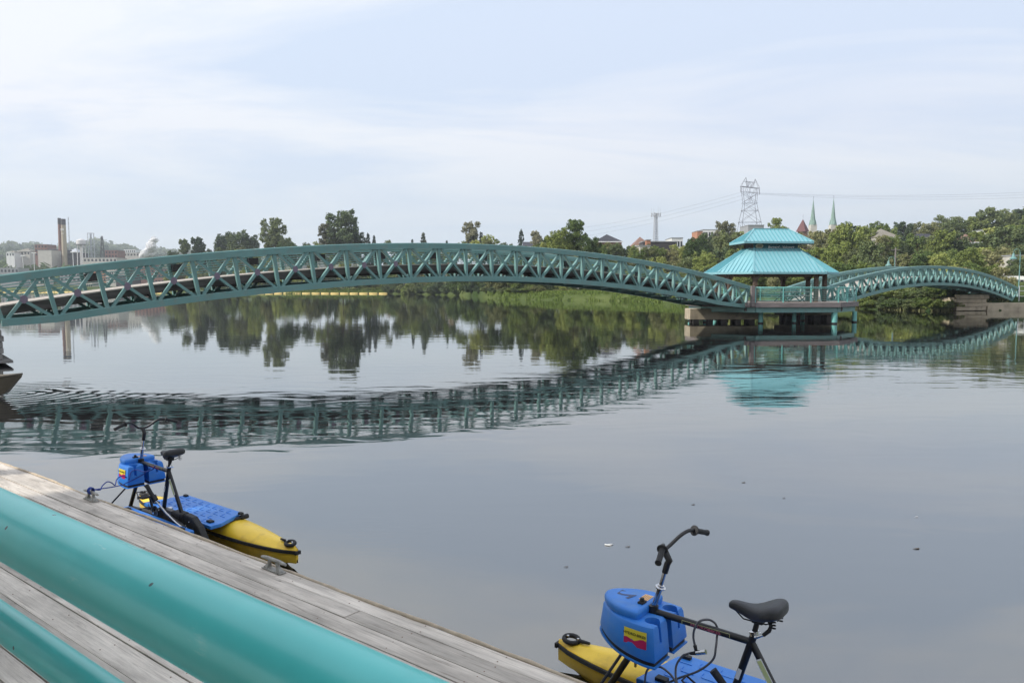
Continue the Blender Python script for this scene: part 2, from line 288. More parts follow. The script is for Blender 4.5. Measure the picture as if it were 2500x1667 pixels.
def water_mat():
    m, nt, b = new_mat('calm_river_water'); L = nt.links.new
    nt.nodes.remove(b)
    geo = nd(nt, 'ShaderNodeNewGeometry')
    P = geo.outputs['Position']
    def noise(scale, sx, sy, rot, detail, rough=0.5, dist=0.0):
        mp = nd(nt, 'ShaderNodeMapping'); mp.inputs['Scale'].default_value = (sx, sy, 1); mp.inputs['Rotation'].default_value = (0, 0, R(rot)); L(P, mp.inputs[0])
        n = nd(nt, 'ShaderNodeTexNoise'); L(mp.outputs[0], n.inputs['Vector']); n.inputs['Scale'].default_value = scale; n.inputs['Detail'].default_value = detail; n.inputs['Roughness'].default_value = rough
        n.inputs['Distortion'].default_value = dist
        return n.outputs['Fac']
    def ma(op, a, b_, c=None):
        n = nd(nt, 'ShaderNodeMath', operation=op)
        for i, v in enumerate((a, b_, c)):
            if v is None: continue
            if isinstance(v, (int, float)): n.inputs[i].default_value = v
            else: L(v, n.inputs[i])
        return n.outputs[0]
    def rng(v, a, b_, c, d):
        n = nd(nt, 'ShaderNodeMapRange'); L(v, n.inputs[0])
        for i, q in enumerate((a, b_, c, d)): n.inputs[i + 1].default_value = q
        return n.outputs[0]
    # patchy breeze: where it blows the ripples are higher
    patch = rng(noise(0.045, 0.7, 1.6, 20, 3), 0.42, 0.66, 0.25, 1.0)
    sepp = nd(nt, 'ShaderNodeSeparateXYZ'); L(P, sepp.inputs[0])
    # the old wake runs along the far side of the small boat's track, 9 to 27 m out, parallel to the bridge
    across = ma('ADD', ma('MULTIPLY', sepp.outputs['X'], -0.38), ma('MULTIPLY', sepp.outputs['Y'], 0.925))
    band = ma('MULTIPLY', rng(across, 12.3, 13.6, 0.0, 1.0), rng(across, 20.0, 27.0, 1.0, 0.0))
    fine = noise(5.5, 0.8, 1.5, -8, 4, 0.55, 0.4)
    mid = noise(1.0, 0.55, 1.35, -16, 1.6, 0.5, 0.8)
    big = noise(0.5, 0.5, 1.4, 10, 2)
    amp = ma('ADD', ma('MULTIPLY', patch, 0.30), ma('MULTIPLY', band, 1.0))
    h = ma('ADD', ma('MULTIPLY', fine, ma('MULTIPLY', amp, 0.0004)), ma('MULTIPLY', mid, ma('MULTIPLY_ADD', amp, 0.0062, 0.0012)))
    h = ma('ADD', h, ma('MULTIPLY', big, 0.0035))
    # small catspaw on the water between the two bikes
    px_ = ma('MULTIPLY', ma('SUBTRACT', sepp.outputs['X'], -1.5), 0.55); py_ = ma('MULTIPLY', ma('SUBTRACT', sepp.outputs['Y'], 8.1), 0.95)
    pr = nd(nt, 'ShaderNodeMath', operation='SQRT'); L(ma('ADD', ma('MULTIPLY', px_, px_), ma('MULTIPLY', py_, py_)), pr.inputs[0])
    paw = noise(9.0, 0.45, 1.5, 14, 2, 0.5, 0.4)
    h = ma('ADD', h, ma('MULTIPLY', paw, ma('MULTIPLY', rng(pr.outputs[0], 0.1, 0.95, 1.0, 0.0), 0.0016)))
    # ring waves off the boat's bow
    cx = ma('SUBTRACT', sepp.outputs['X'], -12.6); cy = ma('SUBTRACT', sepp.outputs['Y'], 19.0)
    r2 = nd(nt, 'ShaderNodeMath', operation='SQRT'); L(ma('ADD', ma('MULTIPLY', cx, cx), ma('MULTIPLY', cy, cy)), r2.inputs[0])
    ring = ma('SINE', ma('ADD', ma('MULTIPLY', r2.outputs[0], 17.0), ma('MULTIPLY', noise(0.8, 1, 1, 0, 2), 4.0)), 0.0)
    ring = ma('MULTIPLY', ring, ma('MULTIPLY', rng(r2.outputs[0], 0.3, 4.6, 1.0, 0.0), 0.0022))
    h = ma('ADD', h, ring)
    bp = nd(nt, 'ShaderNodeBump'); bp.inputs['Strength'].default_value = 1.0; bp.inputs['Distance'].default_value = 1.0; L(h, bp.inputs['Height'])
    fr = nd(nt, 'ShaderNodeFresnel'); fr.inputs['IOR'].default_value = 1.33; L(bp.outputs[0], fr.inputs['Normal'])
    fac = ma('MULTIPLY_ADD', fr.outputs[0], 0.72, 0.28)
    gl = nd(nt, 'ShaderNodeBsdfGlossy'); gl.inputs['Roughness'].default_value = 0.02; gl.inputs['Color'].default_value = (0.975, 0.985, 0.965, 1); L(bp.outputs[0], gl.inputs['Normal'])
    # silty body colour with slow cloudy variation
    cn = noise(0.12, 1, 1, 0, 4, 0.55)
    crm = nd(nt, 'ShaderNodeValToRGB'); L(cn, crm.inputs[0])
    crm.color_ramp.elements[0].position = 0.3; crm.color_ramp.elements[0].color = (0.010, 0.011, 0.012, 1)
    crm.color_ramp.elements[1].position = 0.7; crm.color_ramp.elements[1].color = (0.018, 0.017, 0.019, 1)
    df = nd(nt, 'ShaderNodeBsdfDiffuse'); L(crm.outputs[0], df.inputs['Color'])
    ms = nd(nt, 'ShaderNodeMixShader'); L(fac, ms.inputs[0]); L(df.outputs[0], ms.inputs[1]); L(gl.outputs[0], ms.inputs[2])
    L(ms.outputs[0], nt.nodes['Material Output'].inputs['Surface'])
    return m
M['water'] = water_mat()

def ground_mat():
    m, nt, b = new_mat('grassy_earth'); L = nt.links.new
    geo = nd(nt, 'ShaderNodeNewGeometry')
    n = nd(nt, 'ShaderNodeTexNoise'); L(geo.outputs['Position'], n.inputs['Vector']); n.inputs['Scale'].default_value = 0.02; n.inputs['Detail'].default_value = 8
    cr = nd(nt, 'ShaderNodeValToRGB'); L(n.outputs['Fac'], cr.inputs[0])
    e = cr.color_ramp.elements; e[0].position = 0.38; e[0].color = (0.035, 0.06, 0.022, 1); e[1].position = 0.66; e[1].color = (0.13, 0.16, 0.055, 1)
    L(cr.outputs[0], b.inputs['Base Color']); b.inputs['Roughness'].default_value = 1.0; b.inputs['Specular IOR Level'].default_value = 0.0
    return m
M['ground'] = ground_mat()

# ------------------------------------------------------------------ mesh helpers
class MB:
    def __init__(s): s.v = []; s.f = []
    def add(s, vs, fs):
        o = len(s.v); s.v += [tuple(v) for v in vs]; s.f += [tuple(i + o for i in f) for f in fs]
    def box(s, c, d, rot=None, bev=0.0):
        x, y, z = d[0] / 2, d[1] / 2, d[2] / 2
        vs = [Vector((a, b, e)) for a in (-x, x) for b in (-y, y) for e in (-z, z)]
        if rot is not None: vs = [rot @ v for v in vs]
        vs = [v + Vector(c) for v in vs]
        s.add(vs, [(0, 1, 3, 2), (4, 6, 7, 5), (0, 4, 5, 1), (2, 3, 7, 6), (0, 2, 6, 4), (1, 5, 7, 3)])
    def bar(s, a, b, w, h, up=(0, 0, 1)):
        """box from a to b; w across (along up x dir), h along up"""
        a = Vector(a); b = Vector(b); d = (b - a); l = d.length; d.normalize(); up = Vector(up)
        sd = d.cross(up)
        if sd.length < 1e-5: sd = d.cross(Vector((1, 0, 0)))
        sd.normalize(); u2 = sd.cross(d)
        vs = []
        for p in (a, b):
            for i, j in ((-1, -1), (1, -1), (1, 1), (-1, 1)): vs.append(p + sd * (w / 2 * i) + u2 * (h / 2 * j))
        s.add(vs, [(3, 2, 1, 0), (4, 5, 6, 7), (0, 1, 5, 4), (1, 2, 6, 5), (2, 3, 7, 6), (3, 0, 4, 7)])
    def tube(s, pts, r, n=8, cap=True):
        pts = [Vector(p) for p in pts]; rs = r if isinstance(r, (list, tuple)) else [r] * len(pts)
        prev = None; vs = []; m = len(pts)
        for i, p in enumerate(pts):
            d = (pts[min(i + 1, m - 1)] - pts[max(i - 1, 0)])
            if d.length < 1e-9: d = Vector((0, 0, 1))
            d.normalize()
            if prev is None:
                sd = d.cross(Vector((0, 0, 1)))
                if sd.length < 1e-3: sd = d.cross(Vector((1, 0, 0)))
            else:
                sd = prev - d * prev.dot(d)
            sd.normalize(); prev = sd; up = sd.cross(d)
            for k in range(n):
                a = 2 * math.pi * k / n; vs.append(p + sd * (rs[i] * math.cos(a)) + up * (rs[i] * math.sin(a)))
        fs = [(i * n + k, (i + 1) * n + k, (i + 1) * n + (k + 1) % n, i * n + (k + 1) % n) for i in range(m - 1) for k in range(n)]
        if cap: fs += [tuple(range(n)), tuple(range((m - 1) * n, m * n))[::-1]]
        s.add(vs, fs)
    def prism(s, outline, z0, z1):
        n = len(outline)
        s.add([(x, y, z0) for x, y in outline] + [(x, y, z1) for x, y in outline],
              [tuple(range(n))[::-1], tuple(range(n, 2 * n))] + [(i, (i + 1) % n, (i + 1) % n + n, i + n) for i in range(n)])
    def rings(s, rings, close=True):
        n = len(rings[0]); o = []
        for r in rings: o += [tuple(p) for p in r]
        fs = [(i * n + k, i * n + (k + 1) % n, (i + 1) * n + (k + 1) % n, (i + 1) * n + k) for i in range(len(rings) - 1) for k in range(n)]
        if close: fs += [tuple(range(n))[::-1], tuple(range((len(rings) - 1) * n, len(rings) * n))]
        s.add(o, fs)
    def lathe(s, prof, c=(0, 0, 0), n=16):
        s.rings([[(c[0] + r * math.cos(2 * math.pi * k / n), c[1] + r * math.sin(2 * math.pi * k / n), c[2] + z) for k in range(n)] for r, z in prof])
    def mesh(s, name, m, smooth=False, recalc=True):
        me = bpy.data.meshes.new(name); me.from_pydata(s.v, [], s.f); me.validate()
        if recalc:
            bm = bmesh.new(); bm.from_mesh(me); bmesh.ops.recalc_face_normals(bm, faces=bm.faces); bm.to_mesh(me); bm.free()
        me.materials.append(m)
        if smooth: me.shade_smooth() if hasattr(me, 'shade_smooth') else None
        return me
    def build(s, name, m, parent=None, smooth=False, bevel=0.0, loc=None, sub=0, auto=None):
        me = s.mesh(name, m, smooth)
        o = bpy.data.objects.new(name, me); COL.objects.link(o)
        if parent: o.parent = parent
        if loc: o.location = loc
        if bevel:
            b = o.modifiers.new('bevel', 'BEVEL'); b.width = bevel; b.segments = 2; b.limit_method = 'ANGLE'; b.angle_limit = R(40)
        if sub:
            b = o.modifiers.new('sub', 'SUBSURF'); b.levels = sub; b.render_levels = sub
        return o
def sharp_smooth(o, ang=35):
    me = o.data
    bm = bmesh.new(); bm.from_mesh(me)
    for e in bm.edges:
        e.smooth = not (len(e.link_faces) == 2 and e.calc_face_angle(0) > R(ang))
    for f in bm.faces: f.smooth = True
    bm.to_mesh(me); bm.free()
def tag(o, label=None, cat=None, group=None, kind=None):
    if label: o['label'] = label
    if cat: o['category'] = cat
    if group: o['group'] = group
    if kind: o['kind'] = kind
    return o
ORD = ['first', 'second', 'third', 'fourth', 'fifth', 'sixth', 'seventh', 'eighth', 'ninth', 'tenth', 'eleventh', 'twelfth', 'thirteenth', 'fourteenth', 'fifteenth', 'sixteenth', 'seventeenth', 'eighteenth', 'nineteenth', 'twentieth']
def number_groups():
    # members of a row get their own label: same words plus their place counted from the left of the picture
    gs = {}
    for o in S.objects:
        if o.parent is None and o.get('group') and o.get('category') in ('tree', 'shrub', 'planter', 'float'): gs.setdefault(o['group'], []).append(o)
    for g, os_ in gs.items():
        os_.sort(key=lambda o: o.location.x / max(o.location.y, 1))
        n = len(os_)
        for i, o in enumerate(os_):
            if i == 0: t = 'leftmost of its row'
            elif i == n - 1: t = 'rightmost of its row'
            elif i < 20 and i <= n // 2: t = ORD[i] + ' from the left'
            elif n - 1 - i < 20: t = ORD[n - 1 - i] + ' from the right'
            else: t = ORD[19] + ' from the left'
            o['label'] = o['label'] + ', ' + t
def empty(name, loc=(0, 0, 0), rz=0.0, label=None, cat=None, group=None, kind=None):
    o = bpy.data.objects.new(name, None); COL.objects.link(o); o.location = loc; o.rotation_euler = (0, 0, rz)
    o.empty_display_size = 0.3
    return tag(o, label, cat, group, kind)
def place(name, me, parent=None, loc=(0, 0, 0), rot=(0, 0, 0), scale=(1, 1, 1)):
    o = bpy.data.objects.new(name, me); COL.objects.link(o)
    if parent: o.parent = parent
    o.location = loc; o.rotation_euler = rot; o.scale = scale
    return o
def apply_bool(o, cutters):
    """cut real holes; each cut is baked into the mesh and its cutter removed"""
    for c in cutters:
        done = None
        for solver in ('EXACT', 'FAST'):
            bpy.context.view_layer.update()
            md = o.modifiers.new('cut', 'BOOLEAN'); md.operation = 'DIFFERENCE'; md.solver = solver; md.object = c
            dg = bpy.context.evaluated_depsgraph_get(); dg.update()
            me = bpy.data.meshes.new_from_object(o.evaluated_get(dg)); o.modifiers.clear()
            if len(me.vertices) > 0.6 * len(o.data.vertices): done = me; break
        if done: o.data = done
        bpy.data.objects.remove(c)

def text_ob(name, body, size, m, parent, mat4, extrude=0.0006, bold=0.0, shear=0.0, sx=1.0):
    cu = bpy.data.curves.new(name, 'FONT'); cu.body = body; cu.size = size; cu.align_x = 'CENTER'; cu.align_y = 'CENTER'
    cu.extrude = extrude; cu.offset = bold; cu.shear = shear; cu.resolution_u = 3
    t = bpy.data.objects.new('t', cu); COL.objects.link(t)
    dg = bpy.context.evaluated_depsgraph_get(); dg.update()
    me = bpy.data.meshes.new_from_object(t.evaluated_get(dg)); bpy.data.objects.remove(t); bpy.data.curves.remove(cu)
    me.transform(mat4 @ Matrix.Diagonal((sx, 1, 1, 1))); me.materials.clear(); me.materials.append(m); me.name = name
    o = bpy.data.objects.new(name, me); COL.objects.link(o); o.parent = parent
    return o
def frame(origin, right, up):
    r = Vector(right).normalized(); u = Vector(up).normalized(); n = r.cross(u).normalized(); u = n.cross(r)
    m = Matrix((r, u, n)).transposed().to_4x4(); m.translation = Vector(origin); return m
def catmull(pts, k=6, closed=True):
    n = len(pts); out = []
    rg = n if closed else n - 1
    for i in range(rg):
        if closed: p = [Vector(pts[(i + j) % n]) for j in (-1, 0, 1, 2)]
        else: p = [Vector(pts[min(max(i + j, 0), n - 1)]) for j in (-1, 0, 1, 2)]
        for q in range(k):
            t = q / k
            out.append(0.5 * ((2 * p[1]) + (p[2] - p[0]) * t + (2 * p[0] - 5 * p[1] + 4 * p[2] - p[3]) * t * t + (3 * p[1] - p[0] - 3 * p[2] + p[3]) * t ** 3))
    if not closed: out.append(Vector(pts[-1]))
    return out
def at(x, y, D):
    """point of the place seen along photograph direction (x, y) at depth D metres"""
    return Vector(((x - 1250) / F_PX * D, D, CAMZ + (700 - y) * D / F_PX))

# ------------------------------------------------------------------ terrain, water, haze
SHORE = [(-180, 9), (-150, 14), (-120, 45), (-90, 160), (-60, 330), (-34, 470), (-30.7, 450), (-25, 360), (-16.6, 296), (-9.2, 290), (-4, 238), (-1.5, 185), (0, 161), (9.2, 141),
         (16, 118), (22, 100), (26, 90), (29, 84), (31, 86), (34, 88), (38, 84), (50, 50), (75, 25), (100, 18), (140, 11), (180, 9)]
def shore_az(a): return float(np.interp(a, [p[0] for p in SHORE], [p[1] for p in SHORE]))
def shore_D(az): return shore_az(az) / max(math.cos(R(az)), 0.5)
def hill(az, X, Y, r, dsh):
    """ground height; dsh = metres behind the shoreline"""
    x = 1250 + F_PX * math.tan(R(az)) if abs(az) < 60 else (1e4 if az > 0 else -1e4)
    z = -0.9 + 2.4 * min(max((dsh + 2.0) / 5.0, 0), 1.0)
    if dsh > 3:
        # right-hand hillside
        w = float(np.interp(x, [1150, 1450, 1900, 2300, 2600, 9000], [0.25, 1.0, 1.15, 2.4, 2.8, 2.8]))
        t = min(max((dsh - 20) / 330.0, 0), 1.0); z += w * 10.5 * (t * t * (3 - 2 * t))
        # far ridges on the left
        lw = float(np.interp(x, [-9000, 0, 500, 900, 1400], [1, 1, 0.95, 0.45, 0.3]))
        t = min(max((r - 620) / 1700.0, 0), 1.0)
        ridge = 90 + 9 * math.sin(x * 0.012 - 1.2) + 8 * math.sin(x * 0.031) + 4 * math.sin(x * 0.083)
        z += lw * ridge * (t ** 1.25)
        z += 1.2 * math.sin(X * 0.021 + 1) * math.sin(Y * 0.017) * min(dsh / 60, 1)
    return z
def build_terrain():
    azs = [-180 + i * 2.0 for i in range(0, 70)] + [-40 + i * 0.4 for i in range(0, 201)] + [42 + i * 2.0 for i in range(0, 70)]
    azs = sorted(set(a for a in azs if a < 180))
    radial = [-6, -3, -1.5, 0, 1.2, 3, 6, 12, 22, 40, 70, 110, 160, 230, 320, 450, 650, 900, 1200, 1600, 2000, 2400, 2700]
    vs = []
    for a in azs:
        ds = shore_D(a)
        for q in radial:
            r = min(ds + q + (rnd.uniform(-1.2, 1.2) if q in (0, 1.2) else 0), 2900)
            X = r * math.sin(R(a)); Y = r * math.cos(R(a))
            z = hill(a, X, Y, r, q)
            vs.append((X, Y, z))
    k = len(radial); n = len(azs)
    fs = [(i * k + j, ((i + 1) % n) * k + j, ((i + 1) % n) * k + j + 1, i * k + j + 1) for i in range(n) for j in range(k - 1)]
    me = bpy.data.meshes.new('ground'); me.from_pydata(vs, [], fs); me.materials.append(M['ground']); me.shade_smooth()
    bm = bmesh.new(); bm.from_mesh(me)
    bmesh.ops.recalc_face_normals(bm, faces=bm.faces)
    if sum(f.normal.z for f in bm.faces) < 0: bmesh.ops.reverse_faces(bm, faces=bm.faces)
    bm.to_mesh(me); bm.free()
    o = bpy.data.objects.new('ground', me); COL.objects.link(o); tag(o, kind='structure')
build_terrain()
def ground_z(X, Y):
    az = math.degrees(math.atan2(X, Y)); r = math.hypot(X, Y)
    return hill(az, X, Y, r, r - shore_D(az))
w = MB(); w.add([(-3000, -3000, 0), (3000, -3000, 0), (3000, 3000, 0), (-3000, 3000, 0)], [(0, 1, 2, 3)])
tag(w.build('water', M['water']), kind='structure')

def haze():
    m = bpy.data.materials.new('thin_summer_haze'); m.use_nodes = True; nt = m.node_tree; nt.nodes.clear()
    v = nt.nodes.new('ShaderNodeVolumePrincipled'); v.inputs['Color'].default_value = (0.86, 0.93, 1.0, 1); v.inputs['Density'].default_value = 0.00028
    v.inputs['Anisotropy'].default_value = 0.3
    o = nt.nodes.new('ShaderNodeOutputMaterial'); nt.links.new(v.outputs[0], o.inputs['Volume'])
    b = MB(); b.box((0, 0, 149), (6200, 6200, 302)); h = b.build('haze', m); tag(h, kind='stuff')
haze()

# ------------------------------------------------------------------ truss footbridges
def footbridge(name, A, rz, zb, n_panels, s0, panel, kinkL, kinkR, zL, zR, width, label, mauve, T=1.93, holes=()):
    """zb(s): underside of the bottom chord; verticals at s0 + i*panel; beyond kinkL / kinkR the chord runs straight down to zL / zR"""
    root = empty(name, (A[0], A[1], 0), rz, label, 'footbridge')
    ss = [s0 + i * panel for i in range(n_panels + 1)]
    def arch(s): return zb(s)
    def slope(s): return (arch(s + 0.01) - arch(s - 0.01)) / 0.02
    def bot(s):
        if s < kinkL: return arch(kinkL) + (zL - arch(kinkL)) * (kinkL - s) / (kinkL - ss[0])
        if s > kinkR: return arch(kinkR) + (zR - arch(kinkR)) * (s - kinkR) / (ss[-1] - kinkR)
        return arch(s)
    def top(s):                     # offset of the arch along its normal
        sl = slope(s); q = math.hypot(1, sl); return s - sl / q * T, arch(s) + T / q
    def sweep(path, h, w, y, ch):
        prof = [(-w / 2, 0), (w / 2, 0), (w / 2, h - ch), (w / 2 - ch, h), (-w / 2 + ch, h), (-w / 2, h - ch)]
        rings = []
        for i, (s, z) in enumerate(path):
            a = path[max(i - 1, 0)]; b = path[min(i + 1, len(path) - 1)]
            d = Vector((b[0] - a[0], 0, b[1] - a[1])).normalized(); nrm = Vector((-d.z, 0, d.x))
            rings.append([Vector((s, y + u, z)) + nrm * v for u, v in prof])
        return rings
    fine = [ss[0] + (ss[-1] - ss[0]) * i / (n_panels * 2) for i in range(n_panels * 2 + 1)]
    for y, side in ((0.0, 1), (width, -1)):
        b = MB(); b.rings(sweep([(s, bot(s)) for s in fine], 0.27, 0.20, y, 0.015)); sharp_smooth(b.build('bottom_chord', M['teal'], root))
        b = MB(); pts = [top(s) for s in fine]; b.rings(sweep([(s, z - 0.29) for s, z in pts], 0.29, 0.24, y, 0.035)); sharp_smooth(b.build('top_chord', M['teal'], root))
        def member(p, q, wd, name_):
            p = Vector(p); q = Vector(q); d = (q - p).normalized(); inp = Vector((0, 1, 0)).cross(d).normalized()
            b = MB(); b.bar(p, q, wd, 0.17, up=(0, 1, 0))
            return b.build(name_, M['teal'], root)
        for i, s in enumerate(ss):
            tx, tz = top(s)
            member((s, y, bot(s) + 0.25), (tx, y, tz - 0.26), 0.135, 'vertical')
        for i in range(n_panels):
            a, c = ss[i], ss[i + 1]; (ax, az_), (bx, bz) = top(a), top(c)
            e = 0.17
            p0 = (a + e, y, bot(a + e) + 0.25); p1 = (bx - e, y, bz - 0.27)
            q0 = (c - e, y, bot(c - e) + 0.25); q1 = (ax + e, y, az_ - 0.27)
            member((p0[0], y + 0.003, p0[2]), p1, 0.110, 'diagonal'); member((q0[0], y - 0.004, q0[2]), q1, 0.105, 'diagonal')
            cx = (p0[0] + p1[0] + q0[0] + q1[0]) / 4; cz = (p0[2] + p1[2] + q0[2] + q1[2]) / 4
            g = MB(); yy = y - 0.102 * side
            g.add([(cx - 0.11, yy, cz + 0.07), (cx, yy, cz + 0.15), (cx + 0.11, yy, cz + 0.07), (cx + 0.12, yy, cz - 0.08), (cx, yy, cz - 0.17), (cx - 0.12, yy, cz - 0.08)] +
                  [(cx - 0.11, yy + 0.008, cz + 0.07), (cx, yy + 0.008, cz + 0.15), (cx + 0.11, yy + 0.008, cz + 0.07), (cx + 0.12, yy + 0.008, cz - 0.08), (cx, yy + 0.008, cz - 0.17), (cx - 0.12, yy + 0.008, cz - 0.08)],
                  [(0, 1, 2, 3, 4, 5), (11, 10, 9, 8, 7, 6)] + [(k, k + 6, (k + 1) % 6 + 6, (k + 1) % 6) for k in range(6)])
            if y == 0 and i < mauve:
                tag(g.build('gusset_plate', M['mauve'], root), 'mauve painted gusset plate')
        # splice plates on the chords
        for frac in (0.375, 0.80):
            s = ss[0] + (ss[-1] - ss[0]) * frac
            b = MB(); b.box((s, y - 0.105 * side, bot(s) + 0.135), (0.45, 0.012, 0.2)); b.build('splice_plate', M['teal'], root)
        # rails between the deck and the top chord, on the walkway side
        yi = y + 0.14 * side
        for k in range(8 if y > 0 else 0):
            off = 1.08 + 0.108 * k + (0.03 if k == 7 else 0)
            if off > T - 0.1: break
            pts = []
            for s in fine:
                sl = slope(s); q = math.hypot(1, sl); pts.append((s - sl / q * off, yi, arch(s) + off / q))
            b = MB(); b.tube(pts, 0.020, 5); b.build('handrail', M['teal'], root, smooth=True)
    # deck: boarded surface with dark edge beams below it
    dk = 0.90
    def dz(s): return arch(s) + dk
    def ribbon(y0, y1, t0, t1):
        b = MB(); rings = [[(s, y0, dz(s) + t0), (s, y1, dz(s) + t0), (s, y1, dz(s) + t1), (s, y0, dz(s) + t1)] for s in fine]; b.rings(rings); return b
    ribbon(0.19, width - 0.19, -0.045, 0.0).build('deck_boards', M['deck_wood'], root)
    for y in (0.26, width - 0.26): ribbon(y - 0.05, y + 0.05, -0.36, -0.048).build('edge_beam', M['dark_wood'], root)
    for y in (width * 0.36, width * 0.64): ribbon(y - 0.05, y + 0.05, -0.30, -0.048).build('joist', M['dark_wood'], root)
    for i, s in enumerate(ss):
        z = bot(s)
        b = MB(); b.box((s, width / 2, dz(s) - 0.42), (0.12, width - 0.24, 0.11)); b.build('floor_beam', M['dark_wood'], root)
        b = MB()
        for y, sd in ((0.12, 1), (width - 0.12, -1)):
            b.bar((s, y, z + 0.22), (s, y + sd * 0.62, dz(s) - 0.47), 0.07, 0.07, up=(1, 0, 0))
        kb = b.build('knee_brace', M['teal'], root); kb['kind'] = 'stuff'
    b = MB()
    for i in range(n_panels):
        a, c = ss[i], ss[i + 1]
        b.bar((a, 0.1, bot(a) + 0.12), (c, width - 0.1, bot(c) + 0.12), 0.06, 0.05); b.bar((a, width - 0.1, bot(a) + 0.14), (c, 0.1, bot(c) + 0.14), 0.06, 0.05)
    b.build('wind_bracing', M['teal'], root)
    return root, bot, top, dz, ss
B1A = (-16.62, 27.46); B1R = R(39.48)
br1, bot1, top1, dz1, ss1 = footbridge('footbridge', B1A, B1R, lambda s: 2.99 - 0.0039 * (s - 20.2) ** 2, 27, -1.57, 1.6696, 0.1, 40.17, 1.32, 1.15, 3.3,
    'long arched teal truss footbridge running from the left edge to the pavilion', 10)
def b1(s, y, z): 
    c, sn = math.cos(B1R), math.sin(B1R); return Vector((B1A[0] + c * s - sn * y, B1A[1] + sn * s + c * y, z))
# second bridge
B2A = (25.4, 61.7); B2R = R(39.7)
br2, bot2, top2, dz2, ss2 = footbridge('footbridge', B2A, B2R, lambda s: 2.84 - 0.0042 * (s - 22.6) ** 2, 27, -0.2, 1.69, 1.5, 43.8, 1.0, 0.93, 3.4,
    'shorter looking arched teal truss footbridge at the right, from the pavilion to the wooded bank', 0)

# black planter boxes hung inside the far truss of the long bridge
pm = MB(); pm.box((0, 0, 0), (0.46, 0.22, 0.06))
for i in range(8): pm.box((-0.21 + 0.06 * i, -0.1, 0.14), (0.02, 0.012, 0.26)); pm.box((-0.21 + 0.06 * i, 0.1, 0.14), (0.02, 0.012, 0.26))
pm.box((0, -0.1, 0.28), (0.46, 0.02, 0.03)); pm.box((0, 0.1, 0.28), (0.46, 0.02, 0.03)); pm.box((0, 0, 0.15), (0.43, 0.18, 0.26))
pme = pm.mesh('planter_box', M['black'])
for k in range(13):
    s = ss1[1] + 1.55 + 3.339 * k + 0.2
    sl = -2 * 0.0039 * (s - 20.2)
    zt = 2.99 - 0.0039 * (s - 20.2) ** 2 + 1.93 - 0.33
    o = place('planter_box', pme, None, b1(s, 3.3 - 0.26, zt - 0.33), (0, -math.atan(sl), B1R))
    tag(o, 'small black planter box hung along the long bridge', 'planter', 'planter boxes along the long footbridge')

# timber crib pier and timber footing at the left end of the long bridge
pier = empty('bridge_pier', (*b1(-2.18, 1.7, 0)[:2], 0), B1R, 'grey timber crib pier carrying the left end of the long footbridge', 'bridge pier')
blk = MB(); blk.box((0, 0, 0), (1.0, 1, 1)); bme = None
rr = random.Random(3)
for c in range(5):
    z = 0.30 + c * 0.205
    for j in range(6):
        w_ = 4.6 / 6
        b = MB(); b.box((-0.29 + rr.uniform(-.02, .02), -2.3 + w_ * (j + 0.5), z), (1.7 + (0.06 if (c + j) % 2 else -0.04), w_ - 0.03, 0.19)); b.build('crib_block', M['blocks'], pier, bevel=0.012)
b = MB(); b.box((-0.6, 0, 1.34), (1.9, 4.8, 0.10)); b.build('cap_slab', M['concrete'], pier, bevel=0.01)
b = MB(); b.box((-0.45, 0, 0.14), (2.5, 5.2, 0.09)); b.build('footing_slab', M['blocks'], pier, bevel=0.01)
b = MB(); b.box((-0.55, 0, -0.5), (1.5, 4.4, 1.2)); b.build('core', M['dark_wood'], pier)

# ------------------------------------------------------------------ pavilion on its platform
PC = (20.25, 59.35); PR = R(5)
def octo(hx, hy, ch): return [(-hx, -hy + ch), (-hx + ch, -hy), (hx - ch, -hy), (hx, -hy + ch), (hx, hy - ch), (hx - ch, hy), (-hx + ch, hy), (-hx, hy - ch)]
DZ = 1.56
plat = empty('platform', (*PC, 0), PR, 'timber platform on teal steel piles in the water, carrying the turquoise roofed pavilion', 'platform')
OP = octo(6.3, 4.6, 3.1)
# deck planks
b0 = MB()
for i in range(66):
    y = -4.55 + i * 0.14; y1 = y + 0.134
    def hw(yy): return min(6.28, 6.28 - max(abs(yy) - 1.5, 0))
    h = min(hw(y), hw(y1)); b = MB(); b.box((0, (y + y1) / 2, DZ - 0.02), (2 * h, y1 - y, 0.04)); b.build('plank', M['deck_wood'], plat)
for i in range(8):
    a = Vector((*OP[i], 0)); c = Vector((*OP[(i + 1) % 8], 0)); mid = (a + c) / 2; out = Vector((mid.x, mid.y, 0)).normalized()
    b = MB(); b.bar(a + Vector((0, 0, DZ - 0.175)), c + Vector((0, 0, DZ - 0.175)), 0.09, 0.33); b.build('fascia_board', M['grey_wood'], plat)
    ia, ic = a * 0.955, c * 0.955
    b = MB(); b.bar(ia + Vector((0, 0, DZ - 0.54)), ic + Vector((0, 0, DZ - 0.54)), 0.16, 0.37); b.build('edge_girder', M['teal'], plat)
for x in (-3.6, -1.2, 1.2, 3.6):
    b = MB(); b.box((x, 0, DZ - 0.50), (0.2, 8.0, 0.28)); b.build('cross_beam', M['dark_wood'], plat)
